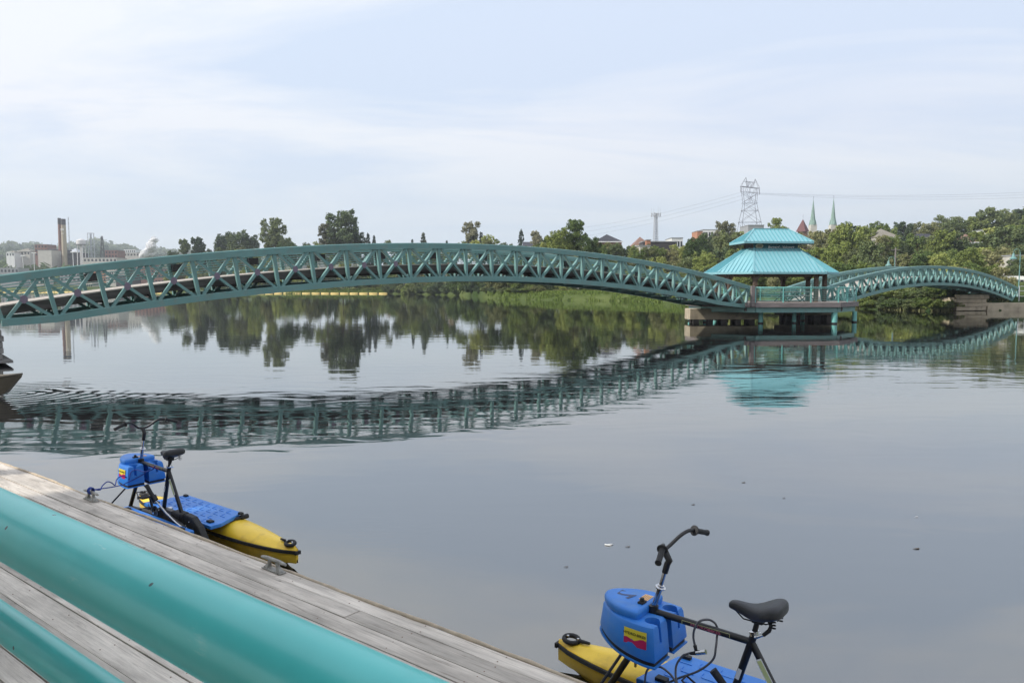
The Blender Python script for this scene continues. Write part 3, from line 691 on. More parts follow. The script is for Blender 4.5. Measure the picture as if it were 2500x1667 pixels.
for (x, y, r) in [(-6.0, 1.3, .19), (2.95, -4.25, .21), (5.75, -2.0, .17), (-2.2, -3.3, .17), (0.5, -3.0, .15), (5.75, 2.2, .17), (2.9, 4.2, .19), (-2.9, 4.2, .19), (-5.7, -1.4, .17), (-0.5, 3.0, .15), (-3.3, 0.8, .16), (3.0, 0.8, .16)]:
    b = MB(); b.lathe([(r, -1.5), (r, DZ - 0.72)], (x, y, 0), 14); p = b.build('pile', M['teal_light'], plat, smooth=False); sharp_smooth(p)
    b = MB(); b.lathe([(r + 0.012, 0.0), (r + 0.016, 0.06), (r + 0.012, 0.10)], (x, y, 0), 14); b.build('pile_collar', M['black'], p)
# guard rail round the platform, open where the two bridges land (front-left and back-right corners)
gr = empty('guard_rail', (*PC, 0), PR, 'light teal tubular guard rail round the edge of the pavilion platform', 'railing')
OG = [(x * 0.975, y * 0.965) for x, y in OP]
for i in range(8):
    if i in (0, 4): continue
    a = Vector((*OG[i], 0)); c = Vector((*OG[(i + 1) % 8], 0)); L_ = (c - a).length; nseg = max(2, round(L_ / 1.85))
    for k in range(nseg + (1 if i in (7, 3, 6) else 0)):
        p = a.lerp(c, k / nseg); b = MB(); b.box((p.x, p.y, DZ + 0.53), (0.075, 0.075, 1.06)); b.build('post', M['teal_light'], gr)
    for k, z in enumerate((0.16, 0.30, 0.44, 0.58, 0.72, 0.86, 0.98)):
        b = MB(); b.tube([a + Vector((0, 0, DZ + z)), c + Vector((0, 0, DZ + z))], 0.018, 6); b.build('rail', M['teal_light'], gr, smooth=True)
    b = MB(); b.tube([a + Vector((0, 0, DZ + 1.08)), c + Vector((0, 0, DZ + 1.08))], 0.042, 8); b.build('top_rail', M['teal_light'], gr, smooth=True)
b = MB(); b.box((-3.35, -4.5, DZ + 0.45), (0.26, 0.26, 1.5)); tag(b.build('end_post', M['grey_wood'], gr, bevel=0.01), 'weathered grey timber end post')
b = MB(); b.box((-5.0, -3.2, DZ + 0.53), (0.09, 0.09, 1.06)); b.build('post', M['teal_light'], gr)

pav = empty('pavilion', (PC[0] - 0.15, PC[1] - 0.1, DZ), PR, 'open pavilion with a two tier turquoise ribbed metal roof on brown timber posts', 'pavilion')
RO = octo(4.75, 3.5, 1.95); ZE = 2.22; RI = [(-1.85, -0.85), (1.85, -0.85), (1.85, 0.85), (-1.85, 0.85)]; ZT = 4.08
RIo = [(-1.95, -0.62), (-1.72, -0.95), (1.72, -0.95), (1.95, -0.62), (1.95, 0.62), (1.72, 0.95), (-1.72, 0.95), (-1.95, 0.62)]
def roof_panels(parent, lo, hi, zlo, zhi, spacing, thick=0.05):
    n = len(lo)
    for i in range(n):
        a = Vector((*lo[i], zlo)); c = Vector((*lo[(i + 1) % n], zlo)); d = Vector((*hi[(i + 1) % n], zhi)); e = Vector((*hi[i], zhi))
        nrm = (c - a).cross(e - a if (e - a).length > .1 else d - a).normalized()
        if nrm.z < 0: nrm = -nrm
        dn = nrm * -thick
        b = MB(); vs = [a, c, d, e]
        if (d - e).length < 1e-3:
            vs = [a, c, d]; b.add(vs + [v + dn for v in vs], [(0, 1, 2), (5, 4, 3), (0, 3, 4, 1), (1, 4, 5, 2), (2, 5, 3, 0)])
        else: b.add(vs + [v + dn for v in vs], [(0, 1, 2, 3), (7, 6, 5, 4), (0, 4, 5, 1), (1, 5, 6, 2), (2, 6, 7, 3), (3, 7, 4, 0)])
        pan = b.build('roof_panel', M['teal_roof'], parent)
        # standing seams run straight up the slope
        ed = (c - a); L_ = ed.length; ed.normalize(); upv = nrm.cross(ed); 
        if upv.z < 0: upv = -upv
        poly = [((v - a).dot(ed), (v - a).dot(upv)) for v in (a, c, d, e)]
        m_ = int(L_ / spacing); b = MB()
        for k in range(m_):
            t = (k + 0.5) * L_ / m_
            # top limit at t: intersect with hi edge and hips
            lim = poly[2][1]
            x0, y0 = poly[3]; 
            if t < x0 and x0 > 1e-6: lim = min(lim, y0 * t / x0)
            x1, y1 = poly[2]; 
            if t > x1 and L_ - x1 > 1e-6: lim = min(lim, y1 * (L_ - t) / (L_ - x1))
            if t < 0 or lim < 0.15: continue
            p = a + ed * t + nrm * 0.02; b = MB(); b.bar(p, p + upv * lim, 0.035, 0.05, up=nrm); b.build('standing_seam', M['teal_rib'], pan)
        # hip cap
        b = MB(); b.bar(a + nrm * 0.01, e + nrm * 0.01, 0.12, 0.05, up=nrm); b.build('hip_cap', M['teal_roof'], parent)
    for i in range(n):
        a = Vector((*lo[i], zlo)); c = Vector((*lo[(i + 1) % n], zlo))
        b = MB(); b.bar(a + Vector((0, 0, -0.075)), c + Vector((0, 0, -0.075)), 0.03, 0.15); b.build('fascia', M['teal_roof'], parent)
roof_panels(pav, RO, RIo, ZE, ZT, 0.30)
UO = [(-2.72, -1.52), (2.72, -1.52), (2.72, 1.52), (-2.72, 1.52)]; UH = [(-1.35, 0), (1.35, 0), (1.35, 0), (-1.35, 0)]
roof_panels(pav, UO, UH, 4.56, 5.60, 0.30)
b = MB(); b.bar((-1.4, 0, 5.62), (1.4, 0, 5.62), 0.16, 0.06); b.build('ridge_cap', M['teal_roof'], pav)
b = MB(); b.prism(octo(4.65, 3.4, 1.9), ZE - 0.10, ZE - 0.06); b.build('soffit', M['brown_wood'], pav)
b = MB(); b.box((0, 0, 4.44), (5.3, 2.95, 0.03)); b.build('soffit', M['brown_wood'], pav)
# clerestory: sign board in front, dark timber louvres at the sides
b = MB(); b.box((0, -0.86, 4.24), (3.5, 0.06, 0.52)); sign = b.build('sign_board', mat('deep_teal_sign_board', (0.035, 0.13, 0.16), rough=0.6, var=0.15), pav)
for x in (-1.72, 1.72):
    for y in (-0.8, 0.8): b = MB(); b.box((x, y, 4.24), (0.14, 0.14, 0.56)); b.build('stub_post', M['brown_wood'], pav)
b = MB(); b.box((0, 0.86, 4.24), (3.5, 0.06, 0.52)); b.build('back_board', M['dark_wall'], pav)
for x in (-1.76, 1.76): b = MB(); b.box((x, 0, 4.24), (0.04, 1.2, 0.52)); b.build('side_board', M['dark_wall'], pav)
b = MB(); b.lathe([(0.001, 0), (0.30, 0), (0.30, 0.015), (0.001, 0.015)], (0, 0, 0), 24)
me = b.mesh('oval_badge', M['cream']); me.transform(Matrix.Translation((-1.28, -0.893, 4.24)) @ Matrix.Rotation(R(90), 4, 'X') @ Matrix.Diagonal((1, 0.68, 1, 1)))
ob = bpy.data.objects.new('oval_badge', me); COL.objects.link(ob); ob.parent = pav
b = MB(); b.box((-1.28, -0.915, 4.27), (0.34, 0.006, 0.045)); b.box((-1.28, -0.915, 4.20), (0.36, 0.006, 0.05)); b.build('badge_band', M['roof_brown'], ob)
text_ob('lettering', 'Bernard - Valcourt', 0.27, M['white'], sign, frame((0.42, -0.895, 4.155), (1, 0, 0), (0, 0, 1)), bold=0.006, shear=0.2, sx=1.0)
text_ob('lettering', 'Pont  Bridge', 0.16, mat('faded_sign_lettering', (0.22, 0.30, 0.34), var=0.2), sign, frame((-0.2, -0.895, 4.38), (1, 0, 0), (0, 0, 1)), shear=0.2)
PP = [(-3.9, -1.5), (-2.6, -2.75), (0, -2.75), (2.6, -2.75), (3.9, -1.5), (3.9, 1.5), (2.6, 2.75), (0, 2.75), (-2.6, 2.75), (-3.9, 1.5)]
PP = [(-3.75, -1.35), (-2.35, -2.8), (2.35, -2.8), (3.75, -1.35), (3.75, 1.35), (2.35, 2.8), (-2.35, 2.8), (-3.75, 1.35)]
for x, y in PP:
    b = MB(); b.box((x, y, 1.06), (0.27, 0.27, 2.12)); p = b.build('post', M['brown_wood'], pav, bevel=0.015)
    b = MB()
    d = Vector((-y, x, 0)).normalized()
    for sg in (-1, 1): b.bar(Vector((x, y, 1.62)) + d * sg * 0.08, Vector((x, y, 2.1)) + d * sg * 0.48, 0.12, 0.12, up=(d.y, -d.x, 0))
    b.build('brace', M['brown_wood'], p)
for i in range(8):
    a = Vector((*PP[i], 2.02)); c = Vector((*PP[(i + 1) % 8], 2.02)); b = MB(); b.bar(a, c, 0.14, 0.2); b.build('ring_beam', M['brown_wood'], pav)
# benches / tables under the roof: picnic table seen as pale slab
for (x, y, lab) in ((0.9, -1.0, 'pale topped picnic table under the pavilion roof, nearer the front rail'), (2.9, 1.2, 'pale topped picnic table under the pavilion roof, towards the short bridge')):
    t = empty('picnic_table', (PC[0] + x, PC[1] + y, DZ), PR + 0.4, lab, 'table')
    b = MB(); b.box((0, 0, 0.74), (1.7, 0.75, 0.05)); b.build('table_top', M['pale_wall'], t)
    for sy in (-1, 1):
        b = MB(); b.box((0, sy * 0.72, 0.44), (1.7, 0.26, 0.05)); b.build('bench', M['pale_wall'], t)
    for sx in (-0.6, 0.6):
        b = MB(); b.bar((sx, -0.75, 0.02), (sx, 0.2, 0.72), 0.06, 0.06, up=(1, 0, 0)); b.bar((sx + .07, 0.75, 0.02), (sx + .07, -0.2, 0.72), 0.06, 0.06, up=(1, 0, 0)); b.bar((sx + 0.14, -0.8, 0.40), (sx + 0.14, 0.8, 0.40), 0.06, 0.06); b.build('leg_frame', M['black'], t)

def conc_pier(name, cx, cy, w_, d_, rz, z0, z1, label):
    p = empty(name, (cx, cy, 0), rz, label, 'bridge pier')
    b = MB(); b.box((0, 0, (z0 + z1) / 2), (w_, d_, z1 - z0)); b.build('pier_cap', M['concrete'], p, bevel=0.03)
    k = int(w_ / 0.95)
    for i in range(k):
        for yy in (-d_ / 2 + 0.35, d_ / 2 - 0.35):
            x = -w_ / 2 + w_ * (i + 0.5) / k
            b = MB(); b.box((x, yy, (z0 - 1.0) / 2), (0.42, 0.42, z0 + 1.0)); b.build('pile', M['dark_wood'], p)
conc_pier('bridge_pier', 15.95, 57.6, 5.3, 1.5, R(2), 0.24, 1.06, 'broad concrete pier cap on short piles under the right end of the long footbridge')
conc_pier('bridge_pier', 24.0, 62.0, 4.6, 1.6, R(8), 0.42, 1.0, 'shaded pier cap on dark piles beneath the pavilion platform')
# abutment on the right bank
ab = empty('abutment', (0, 0, 0), 0, 'weathered concrete abutment on the right bank under the end of the short footbridge', 'abutment')
p0 = at(2338, 760, 84); p1 = at(2410, 762, 86); p2 = at(2540, 763, 88)
def wall_seg(a, c, th, zt0, zt1, m, nm):
    b = MB(); d = Vector((c.x - a.x, c.y - a.y, 0)).normalized(); nn_ = Vector((-d.y, d.x, 0)) * th
    b.add([(a.x, a.y, -0.8), (c.x, c.y, -0.8), (c.x, c.y, zt1), (a.x, a.y, zt0)] + [(a.x + nn_.x, a.y + nn_.y, -0.8), (c.x + nn_.x, c.y + nn_.y, -0.8), (c.x + nn_.x, c.y + nn_.y, zt1), (a.x + nn_.x, a.y + nn_.y, zt0)],
          [(0, 1, 2, 3), (7, 6, 5, 4), (0, 4, 5, 1), (1, 5, 6, 2), (2, 6, 7, 3), (3, 7, 4, 0)])
    return b.build(nm, m, ab, bevel=0.03)
for k in range(4):     # courses of the block wall
    n_ = 5
    for j in range(n_):
        a = p0.lerp(p1, (j + (0.5 if k % 2 else 0)) / n_ * 0.92); c = p0.lerp(p1, (j + 0.97 + (0.5 if k % 2 else 0)) / n_ * 0.92)
        z0 = 0.05 + k * 0.44
        b = MB(); b.box(((a.x + c.x) / 2, (a.y + c.y) / 2 + 0.5 + rr.uniform(-.02, .04), z0 + 0.21), ((c - a).length, 1.0, 0.41)); b.build('block', M['concrete'], ab, bevel=0.02)
wall_seg(p1, p2, 2.5, 0.85, 0.85, M['concrete'], 'wall')
wall_seg(p0 + Vector((0, 0.9, 0)), p1 + Vector((0, 0.9, 0)), 3.0, 1.5, 1.5, M['concrete'], 'wall')

# ------------------------------------------------------------------ trees and shrubs
def leaf_mesh(name, centres, radii, n, size, seed, material, squash=1.0, up=0.35, elong=1.6, shellness=0.75):
    """n leaf-clump quads spread through spherical clumps; unit crown"""
    g = np.random.default_rng(seed)
    centres = np.array(centres); radii = np.array(radii)
    pr = radii ** 2; pr = pr / pr.sum()
    idx = g.choice(len(centres), n, p=pr)
    d = g.normal(size=(n, 3)); d /= np.linalg.norm(d, axis=1)[:, None]
    rad = radii[idx] * (g.random(n) ** (1 - shellness) if shellness < 1 else 1.0) * g.uniform(0.75, 1.12, n) * np.where(g.random(n) < 0.14, g.uniform(1.1, 1.45, n), 1.0)
    pos = centres[idx] + d * rad[:, None] * np.array([1, 1, squash])
    nrm = d + g.normal(size=(n, 3)) * 0.55 + np.array([0, 0, up]); nrm /= np.linalg.norm(nrm, axis=1)[:, None]
    ref = g.normal(size=(n, 3)); t = np.cross(nrm, ref); t /= np.linalg.norm(t, axis=1)[:, None]; b = np.cross(nrm, t)
    sz = size * g.uniform(0.55, 1.25, n)[:, None]
    v = np.empty((n, 4, 3)); v[:, 0] = pos - t * sz * elong * .5; v[:, 1] = pos - b * sz * .42; v[:, 2] = pos + t * sz * elong * .5; v[:, 3] = pos + b * sz * .42
    me = bpy.data.meshes.new(name)
    me.vertices.add(n * 4); me.vertices.foreach_set('co', v.reshape(-1).astype(np.float32))
    me.loops.add(n * 4); me.loops.foreach_set('vertex_index', np.arange(n * 4, dtype=np.int32))
    me.polygons.add(n); me.polygons.foreach_set('loop_start', np.arange(0, n * 4, 4, dtype=np.int32))
    me.update(); me.validate(); me.materials.append(material)
    return me
def broad_clumps(seed, kind):
    """clump centres and radii of a unit crown (height 1, width about 1); few big masses, many small ones towards the outline"""
    g = random.Random(seed * 7 + len(kind)); cs = []; rs = []
    def put(x, y, z, r): cs.append((x, y, z)); rs.append(r)
    if kind == 'tall':
        lobes = []
        for i in range(15):
            z = 0.18 + 0.70 * (i + g.random()) / 15; prof = 0.30 + 0.70 * math.sin(math.pi * min(max(z / 1.02, 0), 1)) ** 0.8
            a = i * 2.4 + g.uniform(-.5, .5); q = 0.33 * prof * g.uniform(0.45, 1.0); lobes.append((q * math.cos(a), q * math.sin(a), z, g.uniform(0.10, 0.17)))
        lobes += [(0, 0, 0.30, 0.20), (0, 0, 0.5, 0.19), (g.uniform(-.05, .05), 0, 0.72, 0.15), (g.uniform(-.08, .08), 0, 0.88, 0.09)]
    elif kind == 'round':
        lobes = [(0, 0, 0.35, 0.30), (0, 0, 0.6, 0.24)]
        for i in range(18):
            z = 0.06 + 0.80 * (i + g.random()) / 18; prof = math.sqrt(max(1 - ((z - 0.42) / 0.56) ** 2, 0.05)); a = i * 2.4 + g.uniform(-.5, .5); q = 0.36 * prof * g.uniform(0.7, 1.0)
            lobes.append((q * math.cos(a), q * math.sin(a), z, g.uniform(0.12, 0.19)))
    elif kind == 'bush':
        lobes = [(0, 0, 0.2, 0.34)]
        for i in range(18):
            a = i * 2.4; q = 0.40 * math.sqrt((i + 0.5) / 18); z = g.uniform(0.15, 0.80) * (1 - (q / 0.62) ** 2); lobes.append((q * math.cos(a), q * math.sin(a), z, g.uniform(0.13, 0.20)))
    else:
        lobes = []
        for i in range(13):
            z = g.uniform(0.25, 0.93); a = i * 2.4; q = 0.30 * g.uniform(0.2, 1.0) * (1.15 - z * 0.6); lobes.append((q * math.cos(a), q * math.sin(a), z, g.uniform(0.05, 0.09)))
    for x, y, z, r in lobes:
        put(x, y, z, r * 0.8)
        for k in range(7):
            a = g.uniform(0, 6.28); e = g.uniform(-0.5, 1.3); put(x + r * .85 * math.cos(a) * math.cos(e), y + r * .85 * math.sin(a) * math.cos(e), z + r * .8 * math.sin(e), r * g.uniform(0.22, 0.5))
    return cs, rs
CROWN = {}
def crown(kind, var, colour, n=None):
    key = (kind, var, colour)
    if key in CROWN: return CROWN[key]
    if kind == 'spruce':
        g = random.Random(var); cs = []; rs = []
        for k in range(17):
            z = 0.05 + 0.93 * k / 17; w_ = 0.27 * (1 - z) ** 0.85 + 0.012
            m_ = max(3, int(11 * (1 - z)) + 2)
            for j in range(m_):
                a = 6.28 * j / m_ + g.uniform(-.3, .3)
                for t in (0.35, 0.75, 1.0): cs.append((w_ * t * math.cos(a), w_ * t * math.sin(a), z - 0.03 * t + g.uniform(-.01, .01))); rs.append(0.024)
        me = leaf_mesh('crown', cs, rs, n or 2600, 0.030, var, LEAF[colour], up=0.1, elong=1.9)
    else:
        cs, rs = broad_clumps(var, kind)
        me = leaf_mesh('crown', cs, rs, n or {'tall': 7000, 'round': 7000, 'bush': 4200, 'sparse': 1800}[kind], {'tall': 0.036, 'round': 0.038, 'bush': 0.052, 'sparse': 0.030}[kind], var, LEAF[colour], squash=0.85)
    CROWN[key] = me; return me
def trunk_mesh():
    b = MB(); b.tube([(0, 0, -0.06), (0.004, 0, 0.12), (-0.006, 0.004, 0.4), (0.004, -0.004, 0.85)], [0.022, 0.017, 0.011, 0.003], 7)
    g = random.Random(5)
    for i in range(11):
        z = 0.18 + i * 0.055; a = i * 2.4; l = 0.28 * (1 - z * 0.6)
        b.tube([(0, 0, z), (l * .5 * math.cos(a), l * .5 * math.sin(a), z + 0.07), (l * math.cos(a), l * math.sin(a), z + 0.17)], [0.008, 0.005, 0.002], 5)
    return b.mesh('trunk', M['bark'], True)
TRUNK = trunk_mesh()
b = MB(); b.tube([(0, 0, -0.06), (0, 0, 0.85)], [0.03, 0.003], 6); POLE = b.mesh('trunk', M['bark'], True)
def tree(x, ytop, D, wpx, kind='round', colour='mid', label=None, group=None, var=None, name='tree', cat='tree', zb=None):
    """tree whose top shows at photograph row ytop and whose crown is wpx wide, D metres away, standing on the ground"""
    p = at(x, ytop, D); gz = ground_z(p.x, p.y) if zb is None else zb
    gz = max(gz, 0.15) - 0.1
    H = max(p.z - gz, 1.0); Wd = wpx * D / F_PX
    kk = {'round': 0.98, 'tall': 0.86, 'bush': 1.05, 'sparse': 0.66, 'spruce': 0.38}[kind]
    t = empty(name, (p.x, p.y, gz), rnd.uniform(0, 6.28), label, cat, group)
    v = var if var is not None else rnd.randrange(3)
    Hc = H if kind in ('spruce', 'bush') else min(H, Wd * {'tall': 1.3, 'round': 1.15, 'sparse': 1.5}[kind])
    c = place('crown', crown(kind, v, colour), t, loc=(0, 0, H - Hc), scale=(Wd / kk, Wd / kk, Hc))
    if kind != 'bush': place('trunk', TRUNK if kind != 'spruce' else POLE, t, scale=(min(H, Wd) * 0.8, min(H, Wd) * 0.8, H * (0.96 if kind != 'spruce' else 1.05)))
    return t
def shore_depth(x): return shore_az(math.degrees(math.atan2(x - 1250, F_PX)))
# --- single trees one can tell apart above the long bridge
T_ = [
 (455, 583, 330, 34, 'tall', 'dark', 'smaller left one of a pair of dark trees right of the steam plume'),
 (488, 578, 335, 44, 'tall', 'dark', 'taller right one of a pair of dark trees right of the steam plume'),
 (537, 578, 345, 26, 'spruce', 'spruce', 'little dark spruce at the left foot of the wide flat topped willow'),
 (552, 566, 350, 56, 'round', 'dark', 'left dome of the wide grey-green willow clump above the long bridge'),
 (585, 561, 350, 74, 'round', 'dark', 'middle and highest dome of the wide grey-green willow clump above the long bridge'),
 (617, 569, 352, 52, 'round', 'dark', 'right dome of the wide grey-green willow clump above the long bridge'),
 (672, 531, 320, 72, 'tall', 'dark', 'open crowned dark tree standing alone left of the tallest tree above the long bridge'),
 (700, 577, 316, 42, 'round', 'dark', 'low dark tree at the right foot of the lone open crowned tree'),
 (838, 508, 300, 100, 'tall', 'dark', 'tallest tree above the long bridge, broad irregular crown with gaps'),
 (800, 545, 298, 50, 'tall', 'silver', 'paler leafy tree against the left side of the tallest tree'),
 (872, 560, 302, 56, 'round', 'dark', 'dark round tree against the right side of the tallest tree'),
 (901, 562, 305, 24, 'spruce', 'spruce', 'left of two small spruces just right of the tallest tree'),
 (916, 567, 305, 22, 'spruce', 'spruce', 'right of two small spruces just right of the tallest tree'),
 (950, 586, 330, 22, 'round', 'dark', 'small dark treetop barely showing above the bridge, left of the pair of small spruces'),
 (1008, 577, 330, 20, 'spruce', 'spruce', 'short spruce top over the crown of the bridge, left of the sharp larger spruce'),
 (1036, 560, 315, 34, 'spruce', 'spruce', 'sharp conical spruce standing alone over the crown of the long bridge'),
 (1092, 580, 330, 18, 'spruce', 'spruce', 'tiny spruce top midway between the sharp spruce and the pale poplar'),
 (1152, 540, 262, 54, 'tall', 'silver', 'pale silvery poplar with an uneven top, right of centre above the long bridge'),
 (1175, 557, 266, 24, 'spruce', 'spruce', 'dark spruce tip against the right side of the pale poplar'),
 (1195, 572, 258, 60, 'round', 'light', 'low yellow-green tree at the right foot of the pale poplar'),
 (1272, 553, 262, 30, 'spruce', 'spruce', 'slender dark spruce left of the wispy pale tree'),
 (1308, 563, 215, 34, 'tall', 'silver', 'wispy pale tree between the slender spruce and the big lobed tree'),
 (1400, 531, 170, 72, 'tall', 'mid', 'big green tree with a rounded lobed top, left of the dark hipped roof'),
 (1362, 556, 168, 84, 'round', 'light', 'broad light green tree in front of the big lobed tree by the dark hipped roof'),
 (1440, 575, 166, 56, 'round', 'mid', 'mid green shoulder tree directly left of the dark hipped roof'),
 (1768, 537, 215, 62, 'tall', 'silver', 'pale feathery tree just left of the big pylon'),
 (1888, 530, 225, 42, 'tall', 'mid', 'small pointed tree between the big pylon and the church spires'),
 (1905, 552, 215, 52, 'tall', 'mid', 'small dark green tree left of the maroon turret roof'),
 (2378, 518, 330, 16, 'tall', 'dark', 'single narrow tree standing out on the ridge at the right'),
]
for x, y, D, w_, k, c, lab in T_: tree(x, y, D, w_, k, c, lab)

def outline(x, pts): return float(np.interp(x, [p[0] for p in pts], [p[1] for p in pts]))
TOPS = [(0, 625), (200, 632), (330, 640), (420, 607), (520, 600), (640, 590), (720, 581), (790, 575), (900, 590), (960, 597), (1080, 596), (1130, 585), (1200, 578), (1240, 588), (1300, 590), (1345, 575), (1440, 588), (1520, 596),
        (1600, 600), (1660, 594), (1700, 578), (1740, 565), (1800, 560), (1850, 562), (1915, 566), (1960, 563), (2000, 556), (2040, 546), (2070, 543), (2095, 558), (2130, 541), (2160, 552), (2200, 540), (2240, 542), (2300, 528),
        (2345, 532), (2390, 513), (2430, 509), (2465, 507), (2500, 500), (2700, 490)]
def row(xs, dd, frac, wpx, kinds, cols, label, group, jit=6):
    for x in xs:
        x += rnd.uniform(-jit, jit); D = shore_depth(x) + dd * rnd.uniform(0.85, 1.15)
        yt = outline(x, TOPS); base = 700
        y = yt + (base - yt) * frac + rnd.uniform(-5, 7)
        tree(x, y, D, wpx * rnd.uniform(0.85, 1.2), rnd.choice(kinds), rnd.choice(cols), label, group)
BT = [('round', 'tall'), ('mid', 'mid', 'light', 'olive', 'dark')]
# behind the long bridge, left to centre
row(range(420, 960, 30), 16, 0.10, 44, ('round',), ('light', 'mid', 'olive', 'dark'), 'broadleaf tree seen through the left half of the long truss', 'trees seen through the left half of the long bridge')
row(range(425, 960, 26), 9, 0.50, 50, ('round', 'bush'), ('light', 'mid', 'olive', 'dark'), 'low bushy tree on the far bank, left half', 'low trees on the far bank left')
row(range(965, 1330, 25), 10, 0.45, 52, ('round', 'bush'), ('mid', 'dark', 'olive'), 'low bushy tree seen through the truss middle', 'low trees on the far bank in the middle')
row(range(965, 1330, 28), 22, 0.06, 44, ('round',), ('light', 'mid', 'dark', 'olive'), 'broadleaf tree seen through the middle of the long truss', 'trees seen through the middle of the long bridge')
row(range(1330, 1700, 40), 62, 0.0, 62, BT[0], BT[1], 'skyline treetop between the lobed tree and the pavilion', 'skyline trees between the lobed tree and the pavilion')
row(range(1250, 1720, 36), 34, 0.30, 66, BT[0], BT[1], 'mid-slope tree behind the right half of the long bridge', 'mid-slope trees behind the long bridge')
row(range(1240, 1740, 34), 10, 0.62, 62, ('round',), BT[1], 'bushy bank tree behind the right half of the long bridge', 'bank trees behind the long bridge')
row(range(1700, 2130, 40), 105, 0.0, 74, BT[0], BT[1], 'skyline treetop behind the pavilion roof', 'skyline trees behind the pavilion')
row(range(1690, 2130, 36), 60, 0.28, 78, BT[0], BT[1], 'tree in the middle of the slope behind the pavilion', 'mid-slope trees behind the pavilion')
row(range(1720, 2140, 36), 24, 0.58, 76, ('round',), BT[1], 'leafy tree low on the bank behind the pavilion posts', 'low trees behind the pavilion')
row(range(2120, 2620, 36), 190, 0.0, 66, BT[0], ('mid', 'dark', 'olive', 'dark'), 'tree on the distant ridge above the short footbridge', 'ridge trees above the short footbridge')
row(range(2110, 2640, 38), 120, 0.20, 74, BT[0], ('mid', 'dark', 'olive', 'light'), 'tree on the upper slope above the short footbridge', 'upper slope trees above the short footbridge')
row(range(2100, 2640, 36), 66, 0.46, 84, BT[0], BT[1], 'tree on the middle slope above the short footbridge', 'middle slope trees above the short footbridge')
row(range(2100, 2440, 34), 28, 0.70, 84, ('round',), ('mid', 'light', 'mid', 'olive'), 'leafy tree just above the short footbridge arch', 'trees directly above the short footbridge')
T2 = [(2450, 548, 175, 120, 'tall', 'dark', 'large dark tree near the right edge, beside the lamp post'), (2520, 560, 170, 110, 'round', 'dark', 'dark tree at the very right edge beside the lamp post'),
      (2062, 545, 190, 92, 'tall', 'light', 'tall yellow-green tree right of the second church spire'), (2133, 540, 235, 60, 'round', 'mid', 'rounded treetop left of the tan roof on the hill'),
      (2440, 640, 115, 70, 'bush', 'olive', 'low olive shrub behind the right end of the short footbridge')]
for x, y, D, w_, k, c, lab in T2: tree(x, y, D, w_, k, c, lab)
for (x0, x1, ye, D) in [(1452, 1516, 592, 215), (1546, 1586, 597, 205), (1568, 1650, 600, 200), (1637, 1664, 596, 250), (1699, 1765, 578, 320), (2136, 2190, 574, 205), (2247, 2278, 586, 205), (2352, 2388, 590, 200), (2399, 2426, 575, 235), (2462, 2530, 624, 150), (1545, 1590, 604, 190)]:
    n_ = max(2, int((x1 - x0) / 22)); 
    for k in range(n_): tree(x0 + (x1 - x0) * (k + 0.5) / n_ + rnd.uniform(-4, 4), ye + rnd.uniform(-2, 5), D - 12, 48, 'round', rnd.choice(('mid', 'olive', 'dark')), 'leafy tree in front of a hillside house wall', 'trees close in front of the hillside houses')
# shrubs along the waterline
def shrub(x, ytop, D, wpx, colour, label, group, ybase=None):
    tree(x, ytop, D, wpx, 'bush', colour, label, group, name='shrub', cat='shrub')
for x in range(955, 1165, 15): shrub(x + rnd.uniform(-5, 5), 684 + rnd.uniform(-4, 6), shore_depth(x) + 1, 42, rnd.choice(('dark', 'dark', 'mid')), 'dark waterline shrub under the long bridge', 'dark waterline shrubs under the middle of the long bridge')
for x in range(1170, 1330, 20): shrub(x + rnd.uniform(-5, 5), 697 + rnd.uniform(-4, 6), shore_depth(x) + 4, 44, rnd.choice(('mid', 'olive', 'dark')), 'scrubby shrub on the grassy point by the teal piles', 'shrubs on the grassy point')
for x in range(1330, 1700, 24): shrub(x + rnd.uniform(-5, 5), 706 + rnd.uniform(-4, 4), shore_depth(x) + 9, 48, rnd.choice(('mid', 'light', 'olive')), 'low shrub behind the grassy bank', 'shrubs behind the grassy bank')
for x in range(720, 950, 20): shrub(x + rnd.uniform(-4, 4), 701 + rnd.uniform(-2, 4), shore_depth(x) + 5, 36, rnd.choice(('light', 'olive', 'mid')), 'low yellow-green shrub behind the yellow boom', 'shrubs behind the yellow boom')
for x in range(1700, 2110, 26): shrub(x + rnd.uniform(-5, 5), 708 + rnd.uniform(-8, 6), shore_depth(x) + 3, 60, rnd.choice(('mid', 'dark', 'olive')), 'shrub at the waterline behind the pavilion platform', 'waterline shrubs behind the pavilion platform')
for i, x in enumerate(range(2105, 2345, 20)): shrub(x + rnd.uniform(-5, 5), 692 + rnd.uniform(-6, 10), shore_depth(x) + 2.5, 70, rnd.choice(('dark', 'dark', 'mid')), 'dense dark shrub beneath the short footbridge arch', 'dark shrubs beneath the short footbridge')
for i, x in enumerate(range(2110, 2340, 24)): shrub(x + rnd.uniform(-5, 5), 722 + rnd.uniform(-6, 6), shore_depth(x) + 0.3, 60, rnd.choice(('dark', 'mid')), 'shrub overhanging the water beneath the short footbridge', 'overhanging shrubs beneath the short footbridge')
for x in range(430, 720, 26): shrub(x, 703, shore_depth(x) + 5, 34, rnd.choice(('light', 'mid')), 'far waterline shrub under the long bridge, left half', 'far waterline shrubs')
